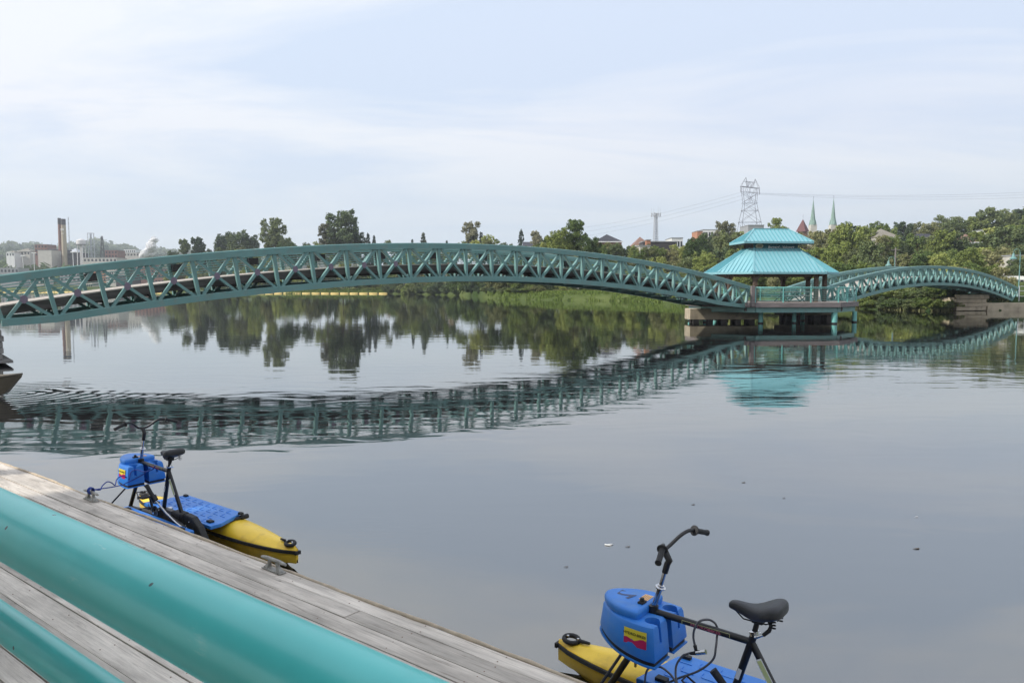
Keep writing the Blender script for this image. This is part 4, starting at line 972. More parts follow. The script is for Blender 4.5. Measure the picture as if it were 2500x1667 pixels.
# grass on the low point and the far bank (uncountable)
def grass_bank(name, xs, dd0, dd1, n, hh, seed, colour=M['grass']):
    g = np.random.default_rng(seed); V = []; Fc = []
    for i in range(n):
        x = g.uniform(*xs); D = shore_depth(x) + g.uniform(dd0, dd1)
        p = at(x, 700, D); z = max(ground_z(p.x, p.y), 0.0); h = hh * g.uniform(0.5, 1.3); a = g.uniform(0, 3.14); w_ = hh * g.uniform(0.25, 0.5)
        dx_, dy_ = math.cos(a) * w_, math.sin(a) * w_; lx, ly = g.uniform(-.3, .3, 2) * h
        o = len(V); V += [(p.x - dx_, p.y - dy_, z - 0.05), (p.x + dx_, p.y + dy_, z - 0.05), (p.x + lx + dx_ * .3, p.y + ly + dy_ * .3, z + h), (p.x + lx - dx_ * .3, p.y + ly - dy_ * .3, z + h)]
        Fc.append((o, o + 1, o + 2, o + 3))
    me = bpy.data.meshes.new(name); me.from_pydata(V, [], Fc); me.materials.append(colour)
    ob = bpy.data.objects.new(name, me); COL.objects.link(ob); tag(ob, kind='stuff')
grass_bank('bank_grass', (1190, 1720), -0.4, 10, 16000, 0.33, 1)
grass_bank('bank_grass', (700, 960), -0.3, 6, 4500, 0.45, 2)
grass_bank('bank_grass', (2080, 2460), -0.4, 5, 4000, 0.28, 3, LEAF['olive'])
# far wooded hillsides on the left: one mass of treetops
def far_wood(name, xs, rs, n, hh, seed, colour):
    g = np.random.default_rng(seed); cs = []; rr_ = []
    for i in range(n):
        x = g.uniform(*xs); D = g.uniform(*rs); X = (x - 1250) / F_PX * D; z = ground_z(X, D); h = hh * g.uniform(0.6, 1.3)
        cs.append((X, D, z + h * 0.45)); rr_.append(h * 0.5)
    me = leaf_mesh(name, cs, rr_, n * 26, hh * 0.42, seed, colour)
    ob = bpy.data.objects.new(name, me); COL.objects.link(ob); tag(ob, kind='stuff')
far_wood('far_wood', (-60, 470), (1150, 1700), 850, 17, 11, LEAF['dark'])
far_wood('far_wood', (-60, 900), (1800, 2500), 1300, 20, 12, LEAF['dark'])
far_wood('far_wood', (-40, 430), (600, 1000), 260, 12, 13, LEAF['mid'])

# ------------------------------------------------------------------ town: buildings, stacks, towers
def building(name, label, x0, x1, ytop, D, depth, wall, rows=0, cols=0, roof='flat', roofmat=None, rise=0.0, winmat=None, cat='building', yb=700, over=0.04, rz=0.0, group=None):
    a = at(x0, ytop, D); c = at(x1, ytop, D); w_ = c.x - a.x; zt = a.z
    cx_ = (a.x + c.x) / 2; gz = min(ground_z(cx_, D), ground_z(cx_, D + depth)) - 0.5; gz = min(gz, zt - 2.5)
    r = empty(name, (cx_, D + depth / 2, gz), rz, label, cat, group); H = zt - gz - (0 if roof == 'flat' else rise)
    b = MB(); b.box((0, 0, H / 2), (w_, depth, H)); b.build('wall', wall, r)
    if roof == 'flat':
        b = MB(); b.box((0, 0, H + 0.12), (w_ + 0.3, depth + 0.3, 0.24)); b.build('roof', roofmat or M['grey_wall'], r)
    else:
        o = w_ * over; hw, hd = w_ / 2 + o, depth / 2 + o; rl = max(hw - hd, 0.0) if roof == 'hip' else hw
        b = MB(); b.add([(-hw, -hd, H), (hw, -hd, H), (hw, hd, H), (-hw, hd, H), (-rl, 0, H + rise), (rl, 0, H + rise)], [(0, 1, 5, 4), (1, 2, 5), (2, 3, 4, 5), (3, 0, 4), (3, 2, 1, 0)])
        b.build('roof', roofmat or M['roof_dark'], r)
        b = MB(); b.box((0, -hd, H - 0.1), (2 * hw, 0.12, 0.28)); b.build('eaves_board', M['white'], r)
    if rows and cols:
        wm = MB(); cw, ch = w_ / cols, min(H / rows, 3.4)
        wm.box((0, 0, 0), (cw * 0.52, 0.1, ch * 0.5)); wme = wm.mesh('window', winmat or M['glass'])
        for i in range(cols):
            for j in range(rows):
                place('window', wme, r, (-w_ / 2 + cw * (i + 0.5), -depth / 2 - 0.04, H - ch * (j + 0.55)))
    return r, H
B_ = building
# mill quarter, far left
B_('mill_building', 'tall pale windowless mill block just left of the twin chimneys', 99, 132, 612, 640, 14, M['pale_wall'])
r_, H_ = B_('mill_building', 'dark brick mill block directly behind the foot of the twin chimneys', 128, 156, 610, 668, 16, M['dark_wall'], 3, 4)
r_, H_ = B_('mill_building', 'red-brown brick block with a rooftop frame behind the pale mill block', 92, 122, 598, 676, 14, M['brick'], 3, 4)
B_('mill_building', 'low pale roofed shed right of the water tower', 208, 290, 630, 620, 16, M['pale_wall'], 1, 9)
B_('mill_building', 'grey building with a dark front between the chimneys and the water tower', 170, 200, 618, 650, 14, M['dark_wall'], 2, 3)
B_('mill_building', 'pinkish brick building right of the black pylon', 262, 292, 612, 700, 14, M['brick'], 2, 4)
B_('house', 'wide tan roofed house among the trees at the far left', 50, 80, 606, 700, 12, M['pale_wall'], 1, 4, 'hip', M['roof_tan'], 3)
B_('house', 'small white house on the wooded slope at the far left', 22, 42, 612, 690, 10, M['white'], 1, 3, 'hip', M['roof_tan'], 2)
B_('house', 'white hipped roof house right of the twin chimneys', 172, 194, 606, 760, 12, M['white'], 1, 4, 'hip', M['steel_pale'], 4)
B_('house', 'long pale house right of the brick mill buildings', 308, 336, 610, 800, 12, M['white'], 2, 6)
B_('house', 'low pale roofed house in front of the steam plume', 300, 345, 618, 760, 12, M['pale_wall'], 1, 6)
for i, (x0, x1, y, D, wl_, rf, rs, lab) in enumerate([
    (228, 262, 655, 560, M['brick2'], 'flat', 0, 'salmon apartment block seen through the first panels of the long truss'),
    (262, 286, 650, 540, M['pale_wall'], 'flat', 0, 'cream block with pink window strips seen through the third panel of the long truss'),
    (330, 372, 648, 520, M['brick'], 'flat', 0, 'long brown-pink brick block seen through the truss left of the trees'),
    (372, 412, 655, 500, M['brick'], 'flat', 0, 'lower brown-pink brick wing seen through the truss beside the first trees'),
    (150, 200, 655, 580, M['grey_wall'], 'flat', 0, 'grey industrial shed seen through the first truss panels'),
    (60, 110, 662, 560, M['pale_wall'], 'flat', 0, 'pale shed seen through the rails at the far left'),
    (5, 50, 655, 540, M['grey_wall'], 'flat', 0, 'grey waterfront shed at the left edge seen through the rails'),
    (205, 228, 668, 500, M['pale_wall'], 'flat', 0, 'small cream hut seen low through the third truss panel'),
    (286, 325, 672, 505, M['dark_wall'], 'flat', 0, 'dark low store seen through the truss beside the pink brick blocks')]):
    B_('building', lab, x0, x1, y, D, 12, wl_, 3, 5, rf)
def chimney(name, label, x, ytop, D, wtop, wbot, m, bandm=None):
    p = at(x, ytop, D); gz = ground_z(p.x, D); H = p.z - gz; r0 = wbot * D / F_PX / 2; r1 = wtop * D / F_PX / 2
    r = empty(name, (p.x, D, gz), 0, label, 'chimney')
    b = MB(); b.lathe([(r0, -1), (r1, H)], n=20); sharp_smooth(b.build('shaft', m, r))
    b = MB(); b.lathe([(r1 + 0.06 + (r0 - r1) * 0.09, H * 0.905), (r1 + 0.08, H + 0.1), (r1 * .8, H + 0.1)], n=20); sharp_smooth(b.build('dark_top_band', M['dark_wall'] if bandm is None else bandm, r))
    return r, H, r1
chimney('chimney', 'slimmer dark red-brown brick chimney, left of the twin chimneys', 154.5, 535, 655, 7, 9.5, M['brick'])
ch, H_, r1_ = chimney('chimney', 'thicker tan chimney with a dark top and white letters, right of the twin chimneys', 164, 537, 648, 10, 12.5, M['tanstack'])
text_ob('lettering', 'EB', 2.6, M['white'], ch, frame((0, -r1_ - 0.25, H_ * 0.83), (1, 0, 0), (0, 0, 1)), extrude=0.05, bold=0.06)
b = MB(); b.box((0, -r1_ - 0.12, H_ * 0.765), (2.2, 0.1, 0.4)); b.build('white_mark', M['white'], ch)
# water tower
p = at(205, 585, 640); gz = ground_z(p.x, 640); wtw = empty('water_tower', (p.x, 640, gz), 0, 'white water tower tank on tall legs right of the chimneys', 'water tower')
zt = p.z - gz; zk = at(205, 598, 640).z - gz
b = MB(); b.lathe([(2.2, zk - 0.8), (3.4, zk), (3.6, zk + 0.2), (3.5, zt - 1.2), (2.2, zt - 0.2), (0.05, zt + 0.4)], n=24); sharp_smooth(b.build('tank', M['tank'], wtw))
b = MB(); b.lathe([(3.9, zk - 0.1), (3.9, zk + 0.25), (3.5, zk + 0.25)], n=24); b.build('gallery', M['steel'], wtw)
for i in range(4):
    a = math.pi / 4 + i * math.pi / 2; b = MB(); b.tube([(3.8 * math.cos(a), 3.8 * math.sin(a), -1), (2.8 * math.cos(a), 2.8 * math.sin(a), zk)], 0.34, 8); b.build('leg', M['tank'], wtw)
b = MB(); b.tube([(0, 0, -1), (0, 0, zk)], 0.5, 8); b.build('riser_pipe', M['tank'], wtw)
def lattice(name, label, cat, x, ytop, D, hw0, hw1, m, bays=7, r=0.12, ybase=None, extra=None, group=None):
    p = at(x, ytop, D); gz = ground_z(p.x, D); gz = gz if ybase is None else at(x, ybase, D).z; H = p.z - gz
    t = empty(name, (p.x, D, gz), 0.3, label, cat, group)
    def hw(z): return hw0 + (hw1 - hw0) * (z / H)
    for sx in (-1, 1):
        for sy in (-1, 1): b = MB(); b.tube([(sx * hw0, sy * hw0, -0.5), (sx * hw1, sy * hw1, H)], r, 5); b.build('leg', m, t)
    for k in range(bays):
        z0, z1 = H * k / bays, H * (k + 1) / bays; a, c = hw(z0), hw(z1); b = MB()
        for q in range(4):
            ca = [(-1, -1), (1, -1), (1, 1), (-1, 1)][q]; cb = [(1, -1), (1, 1), (-1, 1), (-1, -1)][q]
            b.tube([(ca[0] * a, ca[1] * a, z0), (cb[0] * c, cb[1] * c, z1)], r * 0.6, 4); b.tube([(cb[0] * a, cb[1] * a, z0), (ca[0] * c, ca[1] * c, z1)], r * 0.6, 4)
            b.tube([(ca[0] * c, ca[1] * c, z1), (cb[0] * c, cb[1] * c, z1)], r * 0.6, 4)
        b.build('bracing', m, t)
    return t, H, gz
lattice('antenna_mast', 'very thin pale radio mast just right of the twin chimneys', 'mast', 176.5, 532, 690, 0.5, 0.25, M['steel_pale'], 14, 0.06)
lattice('lattice_tower', 'narrow dark lattice pylon right of the pale gantry', 'tower', 256, 578, 650, 2.6, 0.5, M['dark_wall'], 8, 0.16)
t, H_, g_ = lattice('gantry_leg', 'pale steel gantry with two legs and a top beam right of the water tower', 'gantry', 229, 571, 645, 0.5, 0.5, M['steel_pale'], 8, 0.14)
for dx_ in (-2.3, 2.3): b = MB(); b.tube([(dx_, 0, 0), (dx_, 0, H_)], 0.35, 6); b.build('leg', M['steel_pale'], t)
b = MB(); b.box((0, 0, H_), (5.6, 0.5, 0.5)); b.build('top_beam', M['steel_pale'], t)
for x, y, D, lab in [(30, 617, 600, 'white floodlight mast at the far left above the bridge'), (62, 625, 600, 'T shaped white floodlight mast between the far left houses'), (89, 618, 600, 'white floodlight mast just left of the pale mill block'), (184, 616, 590, 'small white lamp mast right of the twin chimneys')]:
    p = at(x, y, D); gz = ground_z(p.x, D); t = empty('light_mast', (p.x, D, gz), 0, lab, 'mast'); H_ = p.z - gz
    b = MB(); b.tube([(0, 0, -1), (0, 0, H_)], 0.22, 6); b.build('pole', M['white'], t)
    b = MB(); b.box((0, 0, H_), (3.4, 0.7, 0.7)); b.build('lamp_bar', M['white'], t)
# steam over the mill
def steam():
    g = random.Random(4); bm = bmesh.new()
    for i in range(34):
        t = i / 34; x = 362 + 26 * t + g.uniform(-9, 9) * (1 - .4 * t); y = 628 - 46 * t + g.uniform(-6, 6); c = at(x, y, 640 + g.uniform(-4, 4))
        r = (3.6 - 1.2 * t) * g.uniform(0.6, 1.1)
        m = Matrix.Translation(c) @ Matrix.Diagonal((r, r, r * .9, 1)); bmesh.ops.create_icosphere(bm, subdivisions=3, radius=1, matrix=m)
    for v in bm.verts:
        k = math.sin(v.co.x * 1.9) * math.sin(v.co.z * 2.3 + v.co.x) * 0.35; v.co += v.normal * k
    me = bpy.data.meshes.new('steam_plume'); bm.to_mesh(me); bm.free()
    m, nt, b = new_mat('white_steam'); L = nt.links.new
    lw = nd(nt, 'ShaderNodeLayerWeight'); lw.inputs['Blend'].default_value = 0.35
    n = nd(nt, 'ShaderNodeTexNoise'); n.inputs['Scale'].default_value = 0.35; geo = nd(nt, 'ShaderNodeNewGeometry'); L(geo.outputs['Position'], n.inputs['Vector'])
    sb = nd(nt, 'ShaderNodeMath', operation='MULTIPLY_ADD'); L(n.outputs['Fac'], sb.inputs[0]); sb.inputs[1].default_value = 0.55; sb.inputs[2].default_value = 0.22
    tr = nd(nt, 'ShaderNodeBsdfTransparent'); b.inputs['Base Color'].default_value = (0.9, 0.9, 0.9, 1); b.inputs['Roughness'].default_value = 1; b.inputs['Specular IOR Level'].default_value = 0
    ms = nd(nt, 'ShaderNodeMixShader'); L(sb.outputs[0], ms.inputs[0]); L(tr.outputs[0], ms.inputs[1]); L(b.outputs[0], ms.inputs[2]); L(ms.outputs[0], nt.nodes['Material Output'].inputs['Surface'])
    me.materials.append(m); me.shade_smooth(); o = bpy.data.objects.new('steam_plume', me); COL.objects.link(o); tag(o, kind='stuff')
steam()
# centre and right skyline
B_('house', 'house with a wide charcoal hipped roof, right of the big lobed tree', 1452, 1516, 571, 215, 8.5, M['brick'], 1, 5, 'hip', M['roof_dark'], 2.3)
B_('house', 'house with a brown hipped roof left of the white cell tower', 1546, 1586, 577, 205, 8, M['pale_wall'], 1, 4, 'hip', M['roof_brown'], 2.6)
B_('house', 'small red-orange gabled box beside the brown hipped roof', 1576, 1586, 588, 196, 2, M['brick2'])
B_('shop', 'long low black fronted building at the foot of the cell tower', 1568, 1650, 592, 200, 8, M['dark_wall'], 0, 0)
B_('house', 'small pale house half hidden in trees below the cell tower', 1560, 1585, 602, 190, 5, M['pale_wall'], 1, 2)
B_('building', 'white flat roofed building right of the cell tower', 1637, 1664, 583, 250, 10, M['white'], 1, 4)
B_('building', 'orange brick end block of the large pale building left of the pylon', 1699, 1712, 566, 330, 10, M['brick2'], 0, 0)
B_('building', 'large pale building with a long roof left of the pylon', 1712, 1765, 563, 335, 14, M['white'], 2, 8)
B_('building', 'grey flat roofed building behind the foot of the pylon', 1822, 1860, 552, 330, 12, M['grey_wall'], 0, 0)
B_('house', 'house with a broad tan roof among trees on the hill, right of the church spires', 2136, 2190, 557, 205, 9, M['pale_wall'], 1, 4, 'hip', M['roof_tan'], 2.6)
B_('house', 'small orange brick gabled house with a dark roof above the short footbridge', 2247, 2278, 570, 205, 7, M['brick2'], 1, 3, 'gable', M['roof_dark'], 2.4)
B_('house', 'pale house with a brown hipped roof above the short footbridge', 2352, 2388, 570, 200, 8, M['pale_wall'], 2, 4, 'hip', M['roof_brown'], 2.4)
B_('building', 'bright white flat roofed building near the right edge of the hill', 2399, 2426, 563, 235, 7, M['white'], 0, 0)
B_('house', 'pale apartment house behind the dark tree at the right edge', 2462, 2530, 626, 150, 10, M['pale_wall'], 3, 6)
B_('building', 'dark roofed low house behind trees left of the wispy pale tree', 1278, 1305, 590, 230, 8, M['dark_wall'], 1, 3, 'gable', M['roof_dark'], 1.6)
for (x0, x1, y, D, m_, lab) in [(935, 960, 655, 330, M['white'], 'white house seen through the truss near its middle, left one'), (985, 1030, 648, 320, M['pale_wall'], 'pale low house with a blue-grey door side seen through the truss middle'),
                              (1075, 1120, 640, 300, M['white'], 'white house with a reddish gable seen through the truss right of its middle'), (1130, 1160, 660, 280, M['pale_wall'], 'small pale shed seen under the far deck, near the far teal piles')]:
    B_('house', lab, x0, x1, y, D - 8, 8, m_, 1, 4, 'hip', M['roof_brown'], 1.8)
# church: twin spires and a maroon turret
CD = 430
chz = ground_z(at(2000, 560, CD).x, CD)
chr_ = empty('church', (at(2002, 560, CD).x, CD, chz), 0, 'stone church with two tall green copper spires rising over the trees', 'church')
ox = at(2002, 560, CD).x
def cbox(x, ytop, wpx, nm, m_, dep=None):
    p = at(x, ytop, CD); w_ = wpx * CD / F_PX; H = p.z - chz; b = MB(); b.box((p.x - ox, 0, H / 2), (w_, dep or w_, H)); return b.build(nm, m_, chr_)
cbox(2002, 572, 46, 'nave', M['pale_wall'], 22)
for x, ya in ((1978, 489), (2027, 486)):
    tw = cbox(x, 551, 15, 'tower', M['pale_wall']); p = at(x, 551, CD); H = p.z - chz; ht = at(x, ya, CD).z - chz; wv = 9.0 * CD / F_PX
    b = MB(); b.lathe([(wv, H), (wv * 0.72, H + 2.2), (wv * 0.42, H + (ht - H) * 0.5), (0.03, ht)], (p.x - ox, 0, 0), 8); b.build('spire', M['copper'], chr_)
    b = MB(); b.tube([(p.x - ox, 0, ht - 0.3), (p.x - ox, 0, ht + 1.4)], 0.08, 4); b.box((p.x - ox, 0, ht + 0.9), (0.7, 0.1, 0.1)); b.build('cross', M['steel'], chr_)
    for k in range(4):
        a = k * math.pi / 2; b = MB(); cxx, cyy = p.x - ox + math.cos(a) * wv * 0.75, math.sin(a) * wv * 0.75
        b.lathe([(0.55, H), (0.55, H + 0.9), (0.02, H + 2.9)], (cxx, cyy, 0), 6); b.build('pinnacle', M['copper'], chr_)
p = at(1954, 537, 380); gz = ground_z(p.x, 380)
tt = empty('turret', (p.x, 380, gz), 0, 'steep maroon turret roof left of the church spires', 'turret'); H = p.z - gz
zb_ = at(1954, 566, 380).z - gz; b = MB(); b.box((0, 0, zb_ / 2), (3.6, 3.6, zb_)); b.build('wall', M['brick'], tt)
b = MB(); b.lathe([(3.4, zb_ - 0.3), (1.9, zb_ + 2.6), (0.03, H)], n=4); b.build('roof', M['maroon'], tt)
b = MB(); b.tube([(0, 0, H - 0.2), (0, 0, H + 2.2)], 0.06, 4); b.build('finial', M['steel'], tt)
# cell tower
t, H_, g_ = lattice('cell_tower', 'slim white lattice cell tower with a ring of antennas at its top', 'tower', 1598, 523, 210, 0.62, 0.30, M['steel_pale'], 16, 0.055, ybase=612)
for zq in (H_ - 0.9, H_ - 0.05):
    b = MB(); b.box((0, 0, zq), (2.6, 0.08, 0.08)); b.box((0, 0, zq), (0.08, 2.6, 0.08)); b.build('antenna_frame', M['steel_pale'], t)
for k in range(8):
    a = k * math.pi / 4; b = MB(); b.box((1.25 * math.cos(a), 1.25 * math.sin(a), H_ - 0.45), (0.22, 0.22, 1.05 if k % 2 else 0.7)); b.build('antenna_panel', M['steel_pale'], t)
for k in range(4):
    a = k * math.pi / 2; b = MB(); b.tube([(1.3 * math.cos(a), 1.3 * math.sin(a), H_), (1.3 * math.cos(a), 1.3 * math.sin(a), H_ + 1.6)], 0.035, 4); b.build('whip_antenna', M['steel_pale'], t)
# transmission pylon: waisted body with a wide horned head
PD = 400
def pq(x, y): v = at(x, y, PD); return v
px0 = at(1826, 600, PD); pyl = empty('pylon', (px0.x, PD, px0.z), 0.0, 'big grey lattice power pylon with a horned head, rising behind the pavilion roof', 'pylon')
def L2(x, y, yy=0.0): v = at(x, y, PD); return Vector((v.x - px0.x, yy, v.z - px0.z))
def pt(nm, segs, r=0.13):
    b = MB()
    for a_, c_ in segs: b.tube([a_, c_], r, 4)
    return b.build(nm, M['steel'], pyl)
dep = [(437, .6), (460, 1.3), (499, 1.5), (517, 2.2), (545, 3.4), (600, 5.0)]
def dp(y): return float(np.interp(y, [d[0] for d in dep], [d[1] for d in dep]))
for sy in (-1, 1):
    for pts in ([(1800, 600), (1803, 545), (1808, 517), (1810, 499), (1806, 474), (1806, 461)], [(1853, 600), (1848, 545), (1842, 517), (1839, 499), (1841, 474), (1842, 463)]):
        pts = pts[:]; V_ = [L2(x, y, sy * dp(y)) for x, y in pts]; pt('leg', list(zip(V_[:-1], V_[1:])), 0.11)
    pt('bracing', [(L2(1801, 545, sy * dp(545)), L2(1842, 517, sy * dp(517))), (L2(1848, 545, sy * dp(545)), L2(1808, 517, sy * dp(517))), (L2(1808, 517, sy * dp(517)), L2(1839, 499, sy * dp(499))), (L2(1842, 517, sy * dp(517)), L2(1810, 499, sy * dp(499))),
                   (L2(1802, 545, sy * dp(545)), L2(1848, 545, sy * dp(545))), (L2(1808, 517, sy * dp(517)), L2(1842, 517, sy * dp(517))), (L2(1810, 499, sy * dp(499)), L2(1839, 499, sy * dp(499))),
                   (L2(1800, 600, sy * dp(600)), L2(1848, 545, sy * dp(545))), (L2(1853, 600, sy * dp(600)), L2(1802, 545, sy * dp(545)))], 0.065)
    pt('head_bracing', [(L2(1820, 499, sy * 1.4), L2(1838, 463, sy * 1.3)), (L2(1830, 499, sy * 1.4), L2(1813, 461, sy * 1.3)), (L2(1810, 496, sy * 1.4), L2(1842, 476, sy * 1.3)), (L2(1839, 496, sy * 1.4), L2(1806, 474, sy * 1.3)),
                        (L2(1806, 471, sy * 1.3), L2(1842, 475, sy * 1.3))], 0.07)
    pt('crossarm', [(L2(1801, 459, 0), L2(1847, 464, 0)), (L2(1802, 459, sy * 1.2), L2(1846, 464, sy * 1.2)), (L2(1811, 447, sy * 1.0), L2(1837, 450, sy * 1.0)), (L2(1802, 459, sy * 1.2), L2(1814, 437, 0)), (L2(1846, 464, sy * 1.2), L2(1836, 441, 0)),
                    (L2(1818, 460, sy * 1.2), L2(1814, 437, 0)), (L2(1831, 462, sy * 1.2), L2(1836, 441, 0)), (L2(1814, 447, sy), L2(1820, 460, sy)), (L2(1822, 448, sy), L2(1828, 461, sy)), (L2(1832, 450, sy), L2(1826, 461, sy)), (L2(1822, 448, sy), L2(1818, 460, sy))], 0.08)
for y in (499, 517, 545): pt('ring', [(L2(1806 if y < 540 else 1802, y, -dp(y)), L2(1806 if y < 540 else 1802, y, dp(y))), (L2(1842 if y < 540 else 1848, y, -dp(y)), L2(1842 if y < 540 else 1848, y, dp(y)))], 0.1)
for x, y in ((1802, 460), (1824, 462), (1847, 465)): b = MB(); b.tube([L2(x, y), L2(x, y + 13)], 0.16, 5); b.build('insulator', M['steel'], pyl)
# power lines to left and right
for k, (x, y, xe, ye, De, lab) in enumerate([(1802, 473, 1400, 560, 560, 'uppermost power line sagging left from the pylon'), (1824, 475, 1400, 571, 565, 'middle power line sagging left from the pylon'), (1847, 478, 1400, 582, 570, 'lowest power line sagging left from the pylon'),
                                     (1802, 473, 2760, 455, 430, 'uppermost power line running right from the pylon'), (1824, 475, 2760, 462, 430, 'middle power line running right from the pylon'), (1847, 478, 2760, 470, 430, 'lowest power line running right from the pylon')]):
    a_ = at(x, y, PD); c_ = at(xe, ye, De); pts = [a_.lerp(c_, i / 16) - Vector((0, 0, (2.2 if k < 3 else 3.5) * 4 * (i / 16) * (1 - i / 16))) for i in range(17)]
    b = MB(); b.tube(pts, 0.035, 4); tag(b.build('power_line', M['steel'], None), lab, 'power line')

# far teal pile trestle and the pale roadway seen under the long bridge
tr = empty('far_jetty', (0, 0, 0), 0, 'distant jetty on slender teal piles under the middle of the long bridge', 'jetty')
for x, D in [(1175, 226), (1181, 232), (1193, 226), (1201, 234), (1209, 226), (1214, 232), (1222, 222), (1228, 230)]:
    p = at(x, 692, D); b = MB(); b.tube([(p.x, p.y, -1), (p.x, p.y, p.z)], 0.17, 6); b.build('pile', M['teal_light'], tr)
a_, c_ = at(1140, 690, 236), at(1240, 690, 220); b = MB(); b.bar(a_, c_, 3.0, 0.5); b.build('deck', M['grey_wall'], tr)
a_, c_ = at(1236, 695, 214), at(1440, 706, 175); rd = empty('bank_walkway', (0, 0, 0), 0, 'pale walkway strip with thin posts on the far bank behind the grassy point', 'walkway')
b = MB(); b.bar(a_, c_, 2.0, 0.35); b.build('slab', M['pale_wall'], rd)
for i in range(9): q = a_.lerp(c_, i / 8); b = MB(); b.tube([(q.x, q.y, q.z - 1.6), (q.x, q.y, q.z + 0.9)], 0.06, 4); b.build('post', M['white'], rd)
# yellow floating boom: one float after another
fm = MB(); fm.tube([(-1.72, 0, 0.12), (-1.6, 0, 0.12), (1.6, 0, 0.12), (1.72, 0, 0.12)], [0.2, 0.33, 0.33, 0.2], 8); fme = fm.mesh('boom_float', M['boom'], True)
jm = MB(); jm.box((0, 0, 0.15), (0.4, 0.12, 0.4)); jme = jm.mesh('joint', M['black'])
def boom(pa, pb, lab, grp):
    a_, c_ = Vector(pa), Vector(pb); L_ = (c_ - a_).length; n_ = int(L_ / 3.9); rz = math.atan2(c_.y - a_.y, c_.x - a_.x)
    for i in range(n_):
        q = a_.lerp(c_, (i + 0.5) / n_); o = place('boom_float', fme, None, (q.x, q.y + 0.4 * math.sin(i * 0.35), 0), (0, 0, rz)); tag(o, lab, 'float', grp)
        place('joint', jme, o, (1.95, 0, 0))
boom((*at(948, 700, 286)[:2], 0), (*at(560, 700, 303)[:2], 0), 'yellow boom float below the long bridge', 'yellow boom floats below the bridge')
boom((*at(400, 700, 330)[:2], 0), (*at(-60, 700, 400)[:2], 0), 'yellow boom float seen through the left truss', 'yellow boom floats at the left')

# lamp posts and utility pole on the right bank, rail fence
def lamp(x, ytop, D, lab, arm=-1, ybase=735):
    p = at(x, ytop, D); gz = at(x, ybase, D).z; H = p.z - gz; t = empty('lamp_post', (p.x, D, gz), 0, lab, 'lamp')
    b = MB(); b.tube([(0, 0, 0), (0, 0, H)], [0.075, 0.05], 8); b.build('pole', M['teal'], t)
    b = MB(); b.tube([(0, 0, H - 0.1), (arm * 0.1, 0, H + 0.35), (arm * 0.45, 0, H + 0.5), (arm * 0.78, 0, H + 0.28), (arm * 0.82, 0, H - 0.1)], 0.03, 6); b.build('arm', M['teal'], t)
    b = MB(); b.lathe([(0.09, H - 0.05), (0.13, H - 0.22), (0.16, H - 0.42), (0.42, H - 0.72), (0.40, H - 0.76), (0.2, H - 0.74)], (arm * 0.82, 0, 0), 14); sharp_smooth(b.build('shade', M['teal'], t))
    b = MB(); b.lathe([(0.02, H - 0.98), (0.13, H - 0.92), (0.16, H - 0.74)], (arm * 0.82, 0, 0), 10); b.build('bulb', M['white'], t, smooth=True)
lamp(2484, 618, 92, 'teal lamp post with a hanging bell shade at the right edge')
lamp(2180, 636, 100, 'partly hidden teal bell lamp just above the short footbridge', -1, 720)
t = empty('utility_pole', (*at(2181, 606, 112)[:2], 1.5), 0, 'grey wooden utility pole with a crossarm among the trees behind the short bridge', 'pole')
zt = at(2181, 606, 112).z - 1.5
b = MB(); b.tube([(0, 0, 0), (0, 0, zt)], 0.11, 6); b.build('pole', M['grey_wood'], t); b = MB(); b.box((0, 0, zt - 0.3), (1.3, 0.1, 0.1)); b.build('crossarm', M['grey_wood'], t)
fn = empty('fence', (0, 0, 0), 0, 'light rail fence on the abutment at the right edge', 'fence')
for i in range(4): q = at(2486 + i * 16, 700, 88); b = MB(); b.tube([(q.x, q.y, 1.0), (q.x, q.y, 2.8)], 0.05, 5); b.build('post', M['steel_pale'], fn)
for z in (1.6, 2.2, 2.75): b = MB(); b.tube([(at(2484, 700, 88).x, 88, z), (at(2536, 700, 88).x, 88, z)], 0.03, 5); b.build('rail', M['steel_pale'], fn)
q0, q1 = at(2330, 676, 118), at(2560, 680, 112); b = MB(); b.bar(q0, q1, 0.3, 0.55); tag(b.build('retaining_wall', M['white'], None), 'long low white wall on the bank behind the right end of the short footbridge', 'wall')
# the small flat-bottomed boat nosing in at the left edge
bt = empty('small_boat', (-12.93, 18.3, 0), R(6), 'olive brown flat-bottomed boat nosing into the frame at the left edge', 'boat')
st = [(0.95, .03, .02, .56, .50), (0.6, .22, .10, .52, .12), (0.1, .42, .26, .48, -.06), (-0.9, .62, .48, .44, -.12), (-2.3, .70, .56, .42, -.12), (-3.6, .66, .54, .42, -.10)]
b = MB(); rings = []
for x, wt_, wb_, zt, zb_ in st: rings.append([(x, -wt_, zt), (x, -(wt_ + wb_) / 2 - .03, (zt + zb_) / 2 + .02), (x, -wb_, zb_), (x, wb_, zb_), (x, (wt_ + wb_) / 2 + .03, (zt + zb_) / 2 + .02), (x, wt_, zt), (x, wt_ - .03 if wt_ > .05 else 0, zt), (x, max(wb_ - .04, 0), zb_ + .05), (x, -max(wb_ - .04, 0), zb_ + .05), (x, -wt_ + .03 if wt_ > .05 else 0, zt)])
b.rings(rings); sharp_smooth(b.build('hull', M['boat'], bt), 25)
for sg in (-1, 1): b = MB(); b.tube([(x, sg * wt_, zt + .015) for x, wt_, wb_, zt, zb_ in st], 0.028, 6); b.build('gunwale', M['boat'], bt, smooth=True)
